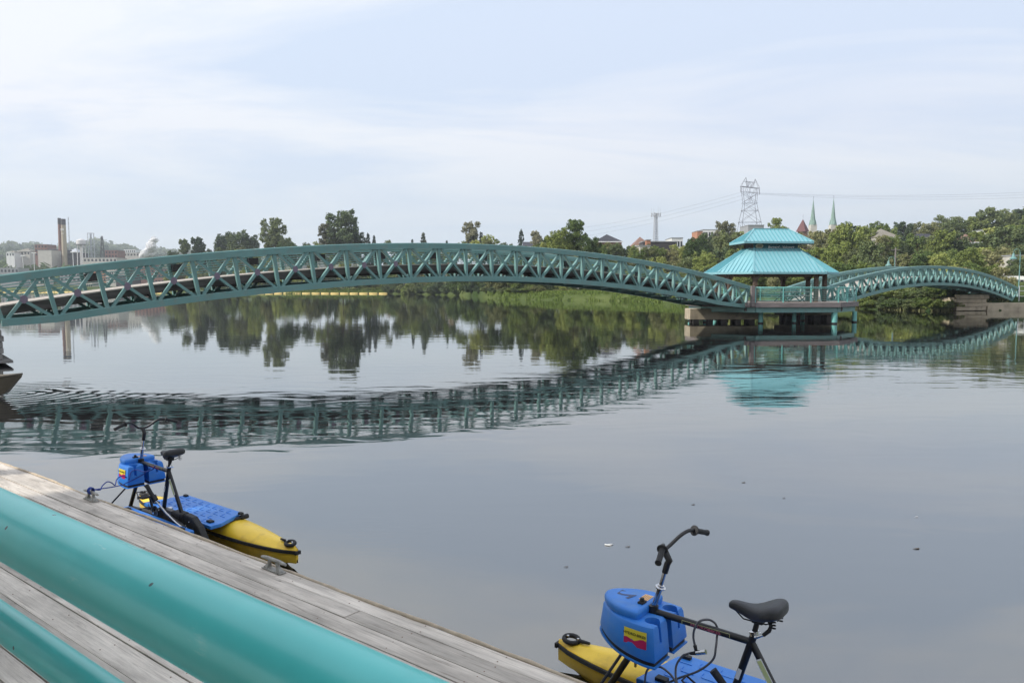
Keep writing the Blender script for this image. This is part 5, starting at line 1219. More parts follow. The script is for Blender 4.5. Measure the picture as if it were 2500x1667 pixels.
b = MB(); b.add([(0.9, -.04, .515), (0.9, .04, .515), (-0.1, .42, .44), (-0.1, -.42, .44)] + [(0.9, -.04, .50), (0.9, .04, .50), (-0.1, .42, .42), (-0.1, -.42, .42)], [(0, 1, 2, 3), (7, 6, 5, 4), (0, 4, 5, 1), (1, 5, 6, 2), (2, 6, 7, 3), (3, 7, 4, 0)]); b.build('bow_deck', M['boat_in'], bt)
for x in (-1.2, -2.6): b = MB(); b.box((x, 0, .34), (.34, 1.16, .04)); b.build('bench', M['boat_in'], bt)
# floating bits
for (x, y, ln, m_, lab, nm, ct) in [(1493, 1330, 0.10, M['white'], 'small forked white scrap floating in the open water', 'paper_scrap', 'scrap'), (1536, 1335, 0.06, M['bark'], 'thin dark twig floating right of the white scrap', 'twig', 'twig'), (1385, 1384, 0.05, M['bark'], 'short dark twig floating left of the bicycle handlebar', 'twig', 'twig'),
                            (2243, 1340, 0.09, M['bark'], 'dark leaf floating in the lower right water', 'leaf', 'leaf'), (1818, 1178, 0.07, M['bark'], 'tiny dark leaf floating right of centre', 'leaf', 'leaf'), (1916, 1216, 0.05, M['bark'], 'dark speck of bark floating right of the tiny leaf', 'bark_chip', 'bark'), (2240, 1262, 0.05, M['white'], 'tiny pale fleck floating at the lower right', 'petal', 'petal'), (1695, 1232, 0.06, M['bark'], 'dark leaf scrap floating above the handlebar', 'leaf', 'leaf')]:
    D = CAMZ * F_PX / (y - 700) ; k = 1 - 0.072 * (y - 833.5) / F_PX
    cp, sp = math.cos(PITCH), math.sin(PITCH); rx, ry, rz_ = (x - 1250) / F_PX, cp - (y - 833.5) / F_PX * sp, -sp - (y - 833.5) / F_PX * cp
    t_ = CAMZ / -rz_; X, Y = rx * t_, ry * t_
    ln *= 0.7; b = MB(); b.tube([(X - ln, Y, 0.004), (X - ln * .5, Y + ln * .03, 0.006), (X, Y + ln * .1, 0.006), (X + ln * 0.3, Y + ln * 0.25, 0.006)], [.001, ln * .07, ln * .10, .001], 6)
    if nm == 'paper_scrap': b.tube([(X - ln, Y, 0.006), (X - ln * 0.1, Y - ln * 0.5, 0.008)], [ln * .12, .002], 6)
    tag(b.build(nm, m_, None), lab, ct)

# ------------------------------------------------------------------ near bank: dock, raised walkway, railing, shelter roof
VP = Vector((-0.788256, 0.615347, 0)); NP = Vector((0.615347, 0.788256, 0))      # along the dock (away, to the left) / towards the water
DOCKR = math.atan2(VP.y, VP.x)
def sp(s, p, z): return VP * s + NP * p + Vector((0, 0, z))
def lq(x, q, z): return (x, -q, z)       # frame of the dock and the bicycles: x along, q towards the water
DK = 0.70
dock = empty('wooden_dock', (0, 0, 0), DOCKR, 'weathered grey plank dock running up the lower left of the picture', 'dock')
edges = [3.136, 3.020, 2.890, 2.750, 2.612, 2.474, 2.336, 2.198, 2.060, 1.922, 1.750, 1.612, 1.474, 1.336, 1.198, 1.06, 0.92, 0.78, 0.64, 0.50]
jr = random.Random(21)
fixed = {0: [7.3, 11.2, 4.45], 1: [7.10, 10.8, 3.55], 2: [8.9, 5.3], 3: [4.78, 8.2], 10: [2.35, 6.0]}
for i in range(len(edges) - 1):
    p1, p0 = edges[i], edges[i + 1]
    js = fixed.get(i) or [jr.uniform(1.2, 3.2), jr.uniform(5.0, 7.0), jr.uniform(9, 10.5)]
    cuts = sorted([-1.5] + js + [15.0])
    for a, c in zip(cuts[:-1], cuts[1:]):
        b = MB(); ln = c - a - 0.006; w_ = p1 - p0 - 0.007; dz_ = jr.uniform(-0.003, 0.003)
        nx = max(2, int(ln / 0.6)); prev = None
        # gently wavy edges and slight cup so that the gaps are uneven
        top_ = []; 
        for k in range(nx + 1):
            x = -ln / 2 + ln * k / nx; e0 = jr.uniform(-.0022, .0022); e1 = jr.uniform(-.0022, .0022)
            top_.append([(x, -w_ / 2 + e0, -0.038), (x, w_ / 2 + e1, -0.038), (x, w_ / 2 + e1, 0), (x, -w_ / 2 + e0, 0)])
        b.rings(top_); o = b.build('plank', M['dock'], dock, bevel=0.0025, loc=lq((a + c) / 2, (p0 + p1) / 2, DK + dz_)); o.rotation_euler = (jr.uniform(-.012, .012), 0, 0)
b = MB()
for s in [i * 0.61 - 1.2 for i in range(27)]: b.box(lq(s, 1.8, DK - 0.13), (0.045, 2.6, 0.18))
for q in (0.6, 1.8, 3.05): b.box(lq(6.8, q, DK - 0.30), (16.5, 0.09, 0.16))
o = b.build('joists', M['dark_wood'], dock); o['kind'] = 'stuff'
for s in range(-1, 15, 3): b = MB(); b.lathe([(0.11, -1.4), (0.11, DK - 0.2)], lq(s + .5, 2.9, 0), 10); b.build('pile', M['grey_wood'], dock)
# nail heads in pairs at each joist
nm = MB(); nm.lathe([(0.0045, 0.0), (0.0045, 0.0012), (0.0008, 0.0016)], n=6)
nv, nf = nm.v, nm.f; b = MB()
for i in range(0, 12):
    for s in [k * 0.61 - 1.2 for k in range(1, 22)]:
        for f in (0.25, 0.75):
            q = edges[i + 1] + (edges[i] - edges[i + 1]) * f; x, y, z = lq(s + jr.uniform(-.02, .02), q + jr.uniform(-.008, .008), DK + 0.0005); b.add([(vx + x, vy + y, vz + z) for vx, vy, vz in nv], nf)
o = b.build('nail_heads', M['roof_brown'], dock); o['kind'] = 'stuff'
# pale stringy edging nailed along the outer edge
pts = []; 
for k in range(0, 150):
    s = -1.4 + k * 0.11; pts.append(lq(s, 3.143 + 0.006 * math.sin(s * 3.1) + jr.uniform(-.0025, .0025), DK - 0.001 + 0.006 * math.sin(s * 2.2 + 1) + jr.uniform(-.002, .002)))
b = MB(); b.tube(pts, [0.0115 + 0.002 * math.sin(k * 1.7) for k in range(150)], 7); b.build('edge_strip', M['rope'], dock, smooth=True)
# debris: litter flakes
# mooring cleats
def cleat(s, p, label, rz=0.0):
    c = empty('mooring_cleat', sp(s, p, DK + 0.001), DOCKR + rz, label, 'cleat'); c.scale = (0.92, 0.9, 0.8)
    b = MB(); b.tube([(-0.155, 0, 0.088), (-0.13, 0, 0.092), (-0.07, 0, 0.096), (0.07, 0, 0.096), (0.13, 0, 0.092), (0.155, 0, 0.088)], [0.010, 0.014, 0.017, 0.017, 0.014, 0.010], 10)
    sharp_smooth(b.build('horn_bar', M['galv'], c), 50)
    for sg in (-1, 1):
        b = MB(); b.rings([[(sg * (x0) + dx, dy, z) for dx, dy in ((-w1, -w2), (w1, -w2), (w1, w2), (-w1, w2))] for z, x0, w1, w2 in ((0.0, 0.085, 0.034, 0.028), (0.014, 0.082, 0.026, 0.022), (0.05, 0.056, 0.013, 0.012), (0.086, 0.045, 0.015, 0.012))])
        b.build('leg', M['galv'], c, bevel=0.004)
    b = MB(); b.box((0, 0, 0.005), (0.24, 0.062, 0.010)); b.build('base_plate', M['galv'], c, bevel=0.003)
    for x in (-0.1, 0.1): b = MB(); b.lathe([(0.009, 0.012), (0.008, 0.017), (0.001, 0.019)], (x, 0, 0), 8); b.build('bolt', M['steel'], c)
    return c
cleat(7.43, 3.085, 'galvanised dock cleat with the blue rope tied to it')
cleat(4.545, 3.085, 'galvanised dock cleat near the stern of the farther water bike, with no rope')

# raised walkway where the photographer stands, its railing and the shelter roof overhead
wk = empty('raised_walkway', (0, 0, 0), DOCKR, 'raised plank walkway beside the dock carrying the turquoise pipe railing', 'walkway')
WZ = 1.22
for i in range(42):
    q = 0.5 - 0.15 * i; b = MB(); b.box(lq(2.5, q - 0.07, WZ - 0.02), (17, 0.144, 0.04)); b.build('plank', M['dock'], wk)
b = MB(); b.box(lq(2.5, 0.47, WZ - 0.19), (17, 0.08, 0.28)); b.build('fascia_board', M['grey_wood'], wk)
for s in (-4, -1, 2, 5, 8):
    for q in (0.4, -2.5, -5.4): b = MB(); b.box(lq(s, q, (WZ - 1.8) / 2), (0.2, 0.2, WZ + 1.7)); b.build('post', M['grey_wood'], wk)
ra = empty('pipe_railing', (0, 0, 0), DOCKR, 'thick glossy turquoise pipe railing close to the camera, crossing the lower left corner', 'railing')
for z, r in ((CAMZ - 0.402, 0.050), (CAMZ - 0.582, 0.0266), (CAMZ - 0.86, 0.0266), (CAMZ - 1.06, 0.0266), (CAMZ - 1.26, 0.0266)):
    b = MB(); b.tube([lq(-3.5 + 0.4 * k, 0.464, z) for k in range(28)], r, 40 if r > .03 else 28); o = b.build('top_rail' if r > .03 else 'lower_rail', M['pipe'], ra); sharp_smooth(o, 60)
for s in (-3.2, -0.55, 2.1, 4.75, 7.3): b = MB(); b.tube([lq(s, 0.464, WZ), lq(s, 0.464, CAMZ - 0.42)], 0.038, 20); b.build('post', M['pipe'], ra, smooth=True)
sh = empty('shelter_roof', (0, 0, 0), DOCKR, 'turquoise metal roof of the shelter over the walkway, shading the near dock', 'shelter')
RZ = CAMZ + 1.95
b = MB(); b.add([lq(-6.5, -0.30, RZ), lq(12.6, -0.30, RZ), lq(12.6, -3.4, RZ + 2.2), lq(-6.5, -3.4, RZ + 2.2), lq(-6.5, -0.30, RZ - .06), lq(12.6, -0.30, RZ - .06), lq(12.6, -3.4, RZ + 2.14), lq(-6.5, -3.4, RZ + 2.14)], [(0, 1, 2, 3), (7, 6, 5, 4), (0, 4, 5, 1), (1, 5, 6, 2), (2, 6, 7, 3), (3, 7, 4, 0)]); b.build('roof_sheet', M['teal_roof'], sh)
b = MB(); b.add([lq(-6.5, -3.4, RZ + 2.2), lq(12.6, -3.4, RZ + 2.2), lq(12.6, -7.6, RZ - .1), lq(-6.5, -7.6, RZ - .1), lq(-6.5, -3.4, RZ + 2.14), lq(12.6, -3.4, RZ + 2.14), lq(12.6, -7.6, RZ - .16), lq(-6.5, -7.6, RZ - .16)], [(0, 1, 2, 3), (7, 6, 5, 4), (0, 4, 5, 1), (1, 5, 6, 2), (2, 6, 7, 3), (3, 7, 4, 0)]); b.build('roof_sheet', M['teal_roof'], sh)
for s in (-5.5, -1.6, 3.2, 11.6):
    for q in (-0.5, -6.4): b = MB(); b.box(lq(s, q, (WZ + RZ) / 2 + (0 if q > -1 else .4)), (0.2, 0.2, RZ - WZ + (0 if q > -1 else 0.8))); b.build('post', M['brown_wood'], sh)
for q in (-0.5, -6.4): b = MB(); b.box(lq(3.0, q, RZ - 0.08 + (0 if q > -1 else 0.6)), (18.2, 0.16, 0.3)); b.build('beam', M['brown_wood'], sh)

# ------------------------------------------------------------------ water bikes
def mirror(pts): return pts + [(x, -y) for x, y in reversed(pts)]
def pontoon(root, qc):
    st = []; N = 26
    for i in range(N + 1):
        t = -1 + 2 * i / N; x = 1.545 * t; a_ = abs(t)
        wdt = 0.178 * (1 - a_ ** 2.6) ** 0.72 + 0.012; zt = 0.255 - 0.065 * a_ ** 2.2 + (0.02 * (1 - a_)); ze = 0.15 + 0.0 * a_; zk = -0.12 + 0.20 * a_ ** 3.5
        st.append((x, wdt, zt, ze, zk))
    def ring(x, w, zt, ze, zk, s=1.0):
        return [lq(x, qc + q, z) for q, z in ((-w * .45, zt), (-w * .86, zt - .035), (-w, ze + .030), (-w * 1.03, ze - .004), (-w * .97, ze - .035), (-w * .82, ze - .10), (-w * .45, zk + .01), (0, zk), (w * .45, zk + .01), (w * .82, ze - .10), (w * .97, ze - .035), (w * 1.03, ze - .004), (w, ze + .030), (w * .86, zt - .035), (w * .45, zt), (0, zt + .010))]
    b = MB(); b.rings([ring(*s_) for s_ in st]); o = b.build('pontoon', M['yellow'], root, smooth=False); sharp_smooth(o, 50)
    # black rubbing strip on both sides
    for sg in (-1, 1):
        b = MB(); rs = []
        for x, w, zt, ze, zk in st: rs.append([lq(x * 1.001, qc + sg * q, z) for q, z in ((w * 0.99, ze + .026), (w * 1.03 + .008, ze + .022), (w * 1.05 + .008, ze - .004), (w * 1.0, ze - .010))])
        b.rings(rs); b.build('rub_strip', M['rubber'], o)
    b = MB(); b.box(lq(1.555, qc, 0.158), (0.02, 0.06, 0.034)); b.box(lq(-1.555, qc, 0.158), (0.02, 0.06, 0.034)); b.build('end_strip', M['rubber'], o)
    for sg in (-1, 1):      # webbing handle loop at each tip
        b = MB(); zt = 0.215; ce = sg * 1.44
        pts = [lq(ce + 0.058 * math.cos(a_), qc + 0.036 * math.sin(a_), zt + 0.012 + 0.01 * math.sin(a_)) for a_ in [i * 2 * math.pi / 14 for i in range(15)]]
        b.tube(pts, 0.017, 8); b.tube([lq(ce - sg * .07, qc, zt + .02), lq(ce - sg * .15, qc, zt + .025)], [0.015, 0.010], 7); h = b.build('grab_handle', M['rubber'], o, smooth=True)
        for dx in (-.03, .055): b = MB(); b.lathe([(0.011, zt + .026), (0.009, zt + .034), (0.001, zt + .036)], lq(ce - sg * dx, qc + .0, 0), 8); b.build('rivet', M['chrome'], h)
    return o
def box_body(root, label_side=True):
    # moulded front box: rounded bow shape in plan, rear split by a slot for the top tube, two cup holders
    half = [(0.470, 0.203), (0.56, 0.213), (0.66, 0.207), (0.76, 0.172), (0.85, 0.112), (0.91, 0.05), (0.925, 0.0)]
    def outl(inset, dxr=0.0):
        ou = [(x - inset * max(0.0, (x - 0.7) / 0.225), max(y - inset * min(1.0, y / 0.10), 0)) for x, y in half]; ou[0] = (half[0][0] + inset, half[0][1] - inset); ou[-1] = (half[-1][0] - inset, 0)
        ou = [(0.470 + inset, 0.0)] + [(0.470 + inset, (half[0][1] - inset) * k) for k in (0.5,)] + ou
        cur = catmull([Vector((x, y, 0)) for x, y in ou[2:]], 4, closed=False); pts = [ou[0], ou[1]] + [(v.x, v.y) for v in cur]
        return pts[:-1] + [pts[-1]] + [(x, -y) for x, y in reversed(pts[1:-1])]
    def zoff(x, base): return base + max(0, (x - 0.52)) * 0.13
    b = MB(); rg = []
    for ins, z, tilt in ((0.0, 0.612, 1), (-0.003, 0.621, 1), (0.006, 0.70, .6), (0.014, 0.775, .3), (0.022, 0.797, .1), (0.040, 0.808, 0)):
        rg.append([lq(x, y, z + tilt * max(0, x - .52) * 0.13) for x, y in outl(ins)])
    b.rings(rg); o = b.build('storage_box', M['blue'], root)
    cut = []
    def cutter(mb): cut.append(mb.build('cut', M['blue'], root))
    c = MB(); c.box(lq(0.50, 0, 0.72), (0.16, 0.052, 0.40)); cutter(c)
    for sg in (-1, 1):
        c = MB(); c.lathe([(0.040, 0.69), (0.043, 0.76), (0.046, 0.90)], lq(0.534, sg * 0.110, 0), 24); cutter(c)
        c = MB(); c.box(lq(0.485, sg * 0.116, 0.79), (0.08, 0.024, 0.19)); cutter(c)
    apply_bool(o, cut); o.data.materials.clear(); o.data.materials.append(M['blue']); sharp_smooth(o, 38)
    bv = o.modifiers.new('bevel', 'BEVEL'); bv.width = 0.006; bv.segments = 2; bv.angle_limit = R(50); bv.limit_method = 'ANGLE'
    # black seam and thin blue flange under the box
    for nm_, m_, z0, z1, ins in (('base_gasket', M['rubber'], 0.588, 0.612, 0.006), ('base_tray', M['blue'], 0.579, 0.588, -0.006)):
        for sg in (1,):
            b = MB(); b.rings([[lq(x, y, z + max(0, x - .52) * 0.13) for x, y in outl(ins)] for z in (z0, z1)]); q_ = b.build(nm_, m_, root); 
            c = MB(); c.box(lq(0.50, 0, 0.6), (0.16, 0.052, 0.2)); cc = c.build('cut', m_, root); apply_bool(q_, [cc]); q_.data.materials.clear(); q_.data.materials.append(m_)
    # lid
    lh = [(0.607, 0.160), (0.67, 0.166), (0.75, 0.148), (0.83, 0.105), (0.885, 0.05), (0.90, 0.0)]
    def lo(ins):
        cur = catmull([Vector((0.600 + ins, 0, 0)), Vector((0.600 + ins, 0.10, 0))] + [Vector((x - ins * max(0.0, (x - 0.7) / 0.2) + (ins if x < .62 else 0), max(y - ins * min(1.0, y / 0.1), 0), 0)) for x, y in lh], 4, closed=False); pts = [(v.x, v.y) for v in cur]
        return pts + [(x, -y) for x, y in reversed(pts[1:-1])]
    b = MB(); b.rings([[lq(x, y, z + (x - 0.57) * 0.02) for x, y in lo(i_)] for i_, z in ((0.004, 0.806), (0.0, 0.822), (0.0, 0.842), (0.006, 0.852), (0.018, 0.857))])
    lid = b.build('lid', M['blue'], root); sharp_smooth(lid, 40)
    b = MB(); b.box(lq(0.640, -0.035, 0.864), (0.035, 0.05, 0.012)); b.lathe([(0.016, 0.866), (0.012, 0.885), (0.014, 0.888), (0.001, 0.889)], lq(0.640, -0.035, 0), 10); b.build('latch', M['rubber'], lid, bevel=0.002)
    b = MB(); b.box(lq(0.655, 0.045, 0.8602), (0.055, 0.085, 0.0012)); lb = b.build('warning_label', M['orange_label'], lid)
    b = MB(); 
    for k in range(4): b.box(lq(0.637 + 0.012 * k, 0.045, 0.8612), (0.004, 0.065 - 0.01 * (k % 2), 0.0006))
    b.build('label_lines', M['brick2'], lb)
    # printed sticker on the dock side: yellow above a magenta wave, lettering
    def side(x): return float(np.interp(x, [h[0] for h in half], [h[1] for h in half])) - 0.006
    b = MB(); top_ = []; n_ = 8
    for i in range(n_ + 1):
        x = 0.520 + 0.145 * i / n_; q = -(side(x) + 0.0035); top_.append((x, q))
    b = MB(); vs = []
    for x, q in top_: vs += [lq(x, q, 0.678 + (x - .52) * .0), lq(x, q + .004, 0.772)]
    b.add(vs, [(2 * i, 2 * i + 2, 2 * i + 3, 2 * i + 1) for i in range(n_)]); st_ = b.build('sticker', M['stickY'], root)
    b = MB(); vs = []
    for i, (x, q) in enumerate(top_): vs += [lq(x, q - .0012, 0.676), lq(x, q - .0002, 0.716 + 0.008 * math.sin(i * 1.1) - 0.010 * i / n_ + 0.006)]
    b.add(vs, [(2 * i, 2 * i + 2, 2 * i + 3, 2 * i + 1) for i in range(n_)]); b.build('sticker_wave', M['stickR'], st_)
    xm = 0.5925; dv = Vector(lq(0.52, -side(0.52), 0)) - Vector(lq(0.665, -side(0.665), 0))
    text_ob('lettering', 'HYDRO-BIKES', 0.0205, M['ink'], st_, frame(lq(xm, -(side(xm) + 0.0062), 0.746), dv, (0, 0, 1)), extrude=0.0003, bold=0.0004, sx=1.12)
    return o, lid
def bike(loc, label, variant):
    r = empty('water_bike', loc, DOCKR, label, 'water bike', 'water bikes moored along the dock')
    T = lambda nm_, pts, rad, m_=M['black'], n=12, par=r: (lambda b: (b.tube([lq(*p_) for p_ in pts], rad, n), b.build(nm_, m_, par, smooth=False))[1])(MB())
    def S_(o, a_=45): sharp_smooth(o, a_); return o
    pontoon(r, 0.435); pontoon(r, -0.435)
    for x in (0.60, -0.50): S_(T('cross_beam', [(x, -0.50, 0.285), (x, 0.50, 0.285)], 0.019))
    # rear cross beam with rubber ends
    for q in (-0.5, 0.5): S_(T('beam_end_grip', [(-0.50, q * 0.99, 0.285), (-0.50, q * 1.16, 0.285)], 0.026, M['rubber']))
    # frame
    S_(T('top_tube', [(0.585, 0, 0.812), (0.0, 0, 0.800)], 0.0195))
    S_(T('seat_tube', [(-0.012, 0, 0.845), (0.16, 0, 0.27)], 0.0205))
    S_(T('rear_stay', [(0.0, 0, 0.80), (-0.30, 0, 0.30)], 0.0195))
    S_(T('down_tube', [(0.585, 0, 0.80), (0.70, 0, 0.56), (0.875, 0, 0.262)], 0.0205))
    S_(T('lower_tube', [(0.885, 0, 0.262), (0.5, 0, 0.285), (0.16, 0, 0.28), (-0.32, 0, 0.29)], 0.022))
    for q in (-1, 1): S_(T('front_stay_rod', [(0.72, 0.03 * q, 0.60), (0.86, 0.30 * q, 0.27)], 0.009, n=8))
    b = MB(); b.lathe([(0.030, -.028), (0.030, .028)], n=16); h = b.build('head_lug', M['black'], r, loc=lq(0.585, 0, 0.822)); sharp_smooth(h)
    S_(T('steerer', [(0.583, 0, 0.835), (0.545, 0, 0.955)], 0.0165, M['chrome'], 16)); S_(T('stem_post', [(0.548, 0, 0.945), (0.512, 0, 1.075)], 0.0125, M['chrome'], 16))
    b = MB(); b.lathe([(0.017, -.006), (0.031, -.004), (0.031, .002), (0.020, .006), (0.020, .014), (0.014, .016)], n=18); c_ = b.build('collar', M['chrome'], r, loc=lq(0.541, 0, 0.966)); c_.rotation_euler = (0, -0.28, 0); sharp_smooth(c_)
    S_(T('stem', [(0.515, 0, 1.06), (0.500, 0, 1.115), (0.488, 0, 1.135), (0.500, 0, 1.155), (0.522, 0, 1.188)], [0.018, 0.019, 0.020, 0.019, 0.022]))
    # handlebar
    yaw = 0.0 if variant == 'near' else 0.12
    def hb(p_):
        x, q, z = p_; dx = x - 0.52; return (0.52 + dx * math.cos(yaw) - q * math.sin(yaw), q * math.cos(yaw) + dx * math.sin(yaw), z)
    barp = [hb(p_) for p_ in [(0.400, -0.305, 1.238), (0.432, -0.20, 1.272), (0.450, -0.155, 1.276), (0.478, -0.11, 1.252), (0.516, -0.05, 1.200), (0.524, 0.0, 1.190), (0.516, 0.05, 1.200), (0.478, 0.11, 1.252), (0.450, 0.155, 1.276), (0.432, 0.20, 1.272), (0.400, 0.305, 1.238)]]
    cm = catmull([Vector(p_) for p_ in barp], 4, closed=False)
    b = MB(); b.tube([lq(*v) for v in cm], 0.0112, 10); S_(b.build('handlebar', M['black'], r))
    for sg in (-1, 1):
        a_, c2 = Vector(hb((0.432, 0.20 * sg, 1.272))), Vector(hb((0.398, 0.318 * sg, 1.234))); d = (c2 - a_)
        b = MB(); b.tube([lq(*(a_ + d * t)) for t in (0, .02, .03, .07, .08, .94, .95, 1.0)], [0.017, 0.030, 0.031, 0.030, 0.0165, 0.0155, 0.0185, 0.018], 18); S_(b.build('grip', M['rubber'], r), 50)
    # saddle
    S_(T('seat_post', [(-0.008, 0, 0.83), (-0.034, 0, 0.945)], 0.0148, M['black']))
    b = MB(); b.lathe([(0.024, -.012), (0.027, -.01), (0.027, .012), (0.018, .014)], n=18); c_ = b.build('seat_clamp', M['chrome'], r, loc=lq(-0.014, 0, 0.853)); c_.rotation_euler = (0, 0.25, 0); sharp_smooth(c_)
    b = MB(); b.tube([lq(-0.030, -0.030, 0.846), lq(-0.040, -0.034, 0.85), lq(-0.075, -0.036, 0.872)], [0.009, 0.008, 0.006], 8); b.tube([lq(-0.03, -0.032, 0.846), lq(-0.03, 0.034, 0.846)], 0.007, 8); S_(b.build('quick_release', M['chrome'], r))
    b = MB(); b.tube([lq(-0.075, -0.036, 0.872), lq(-0.105, -0.036, 0.905), lq(-0.112, -0.03, 0.93), lq(-0.09, -0.01, 0.952)], [0.010, 0.011, 0.011, 0.009], 8); S_(b.build('release_lever', M['rubber'], r))
    sd = empty('saddle_group', lq(-0.02, 0, 0), 0); sd.parent = r; bpy.data.objects.remove(sd)
    rg = []
    for x, w, zt, zs, zb_ in ((0.128, 0.012, 0.985, 0.975, 0.962), (0.120, 0.024, 0.999, 0.978, 0.955), (0.09, 0.030, 1.006, 0.98, 0.948), (0.05, 0.035, 1.004, 0.975, 0.935), (0.01, 0.046, 1.002, 0.968, 0.922), (-0.03, 0.070, 1.010, 0.968, 0.925), (-0.07, 0.098, 1.030, 0.980, 0.940), (-0.11, 0.117, 1.050, 0.998, 0.958), (-0.145, 0.112, 1.056, 1.005, 0.972), (-0.168, 0.085, 1.046, 1.004, 0.982), (-0.176, 0.045, 1.030, 1.004, 0.992)):
        cz = (zt + zb_) / 2; ring = []
        for k in range(18):
            a_ = 2 * math.pi * k / 18; c_, s_ = math.cos(a_), math.sin(a_); q = w * (abs(c_) ** 0.7) * (1 if c_ > 0 else -1); top = s_ > 0
            z = zs + (zt - zs) * (abs(s_) ** 0.55) if top else zs - (zs - zb_) * (abs(s_) ** 0.9) * (0.75 + .25 * abs(c_))
            if top and x < -0.03 and abs(q) < w * .35: z -= 0.007 * (1 - abs(q) / (w * .35))
            ring.append(lq(x, q, z))
        rg.append(ring)
    b = MB(); b.rings(rg); o = b.build('saddle', M['vinyl'], r, smooth=True, sub=2); sharp_smooth(o, 180)
    for q in (-0.022, 0.022):
        b = MB(); b.tube([lq(*p_) for p_ in ((0.085, q * .6, 0.955), (0.04, q, 0.925), (-0.04, q, 0.925), (-0.085, q * 1.3, 0.93), (-0.135, q * 2.6, 0.965))], 0.0038, 6); S_(b.build('saddle_rail', M['rubber'], o))
    for q in (-0.055, 0.055):
        b = MB(); pts = [lq(-0.13 + 0.014 * math.cos(t), q + 0.014 * math.sin(t), 0.925 + 0.048 * t / 18.8) for t in [k * 0.52 for k in range(37)]]; b.tube(pts, 0.0028, 5); b.build('saddle_spring', M['rubber'], o)
    b = MB(); b.box(lq(-0.036, 0, 0.932), (0.06, 0.06, 0.030)); b.build('seat_bracket', M['rubber'], r, bevel=0.006)
    # storage box
    box_body(r)
    # printed lettering on the top tube
    tg = frame(lq(0.255, -0.0205, 0.8045), Vector(lq(0, 0, 0.800)) - Vector(lq(0.585, 0, 0.812)), (0, 0, 1))
    text_ob('lettering', 'HYDROBIKES', 0.022, M['pinkink'], r, tg, extrude=0.0004, sx=1.35)
    b = MB()
    for x in (0.395, 0.115): b.box(lq(x, -0.0198, 0.8045), (0.002, 0.0012, 0.022))
    b.box(lq(0.255, -0.0198, 0.817), (0.28, 0.0012, 0.0012)); b.build('label_border', M['labelgreen'], r)
    # stickers on the seat tube and stay
    a_, c2 = Vector(lq(-0.045, 0, 0.725)), Vector(lq(-0.135, 0, 0.575)); d = (c2 - a_).normalized(); up_ = Vector((0, 1, 0)).cross(d)
    b = MB(); b.bar(a_ + Vector((0, 0.0200, 0)), c2 + Vector((0, 0.0200, 0)), 0.033, 0.0016, up=(0, 1, 0)); st_ = b.build('instruction_label', M['white'], r)
    b = MB(); b.bar(a_ + d * .008 + Vector((0, 0.0212, 0)), c2 - d * .008 + Vector((0, 0.0212, 0)), 0.024, 0.0016, up=(0, 1, 0)); b.build('label_panel', M['labelgreen'], st_)
    b = MB(); b.bar(Vector(lq(0.052, -0.0208, 0.64)), Vector(lq(0.070, -0.0208, 0.58)), 0.022, 0.0016, up=(0, 1, 0)); b.build('small_label', M['white'], r)
    # deck panels over both pontoons, embossed with rows of chevrons
    for sg in (1, -1):
        q0, q1 = 0.085, 0.545
        oc = [(0.74, q0), (0.66, q1 - .05), (0.60, q1), (-0.40, q1), (-0.47, q1 - .04), (-0.62, q0 + .12), (-0.62, q0)]
        b = MB(); oo = [(x, -sg * q) for x, q in oc]; 
        if sg < 0: oo = oo[::-1]
        b.prism(oo, 0.283, 0.322); dkp = b.build('deck_panel', M['blue'], r, bevel=0.006)
        b = MB()
        for i in range(8):
            for j in range(4):
                x = 0.52 - i * 0.135 + (0.06 if j % 2 else 0); q = q0 + 0.065 + j * 0.105
                if x < -0.45 and q > 0.35: continue
                for A_, B__ in (((x - .045, q - .03), (x + .035, q - .03)), ((x + .035, q - .03), (x + .05, q - .005)), ((x + .05, q - .005), (x + .05, q + .03))):
                    b.bar(lq(A_[0], sg * A_[1], 0.3235), lq(B__[0], sg * B__[1], 0.3235), 0.007, 0.005)
        o2 = b.build('embossed_tread', M['blue'], dkp); o2['kind'] = 'stuff'
        for x in (0.60, -0.50):
            b = MB(); b.box(lq(x, sg * 0.155, 0.331), (0.075, 0.05, 0.022)); b.build('clamp', M['rubber'], dkp, bevel=0.004); b = MB(); b.box(lq(x, sg * 0.50, 0.331), (0.06, 0.035, 0.022)); b.build('clamp', M['rubber'], dkp, bevel=0.004)
    # drive: crank, pedals, gear case, raised propeller leg with its lifting rod
    b = MB(); b.box(lq(0.02, 0, 0.335), (0.34, 0.075, 0.12)); b.build('gear_case', M['black'], r, bevel=0.015)
    b = MB(); b.box(lq(-0.20, 0, 0.33), (0.20, 0.11, 0.17)); b.build('chain_case', M['rubber'], r, bevel=0.02)
    for k in range(5): b = MB(); b.lathe([(0.006, -.002), (0.005, .003), (0.001, .004)], n=8); sc_ = b.build('screw', M['chrome'], r, loc=lq(-0.13 - 0.035 * k, -0.058, 0.37 - 0.02 * k)); sc_.rotation_euler = (R(-90), 0, 0)
    S_(T('crank_axle', [(0.16, -0.10, 0.36), (0.16, 0.10, 0.36)], 0.018, M['chrome']))
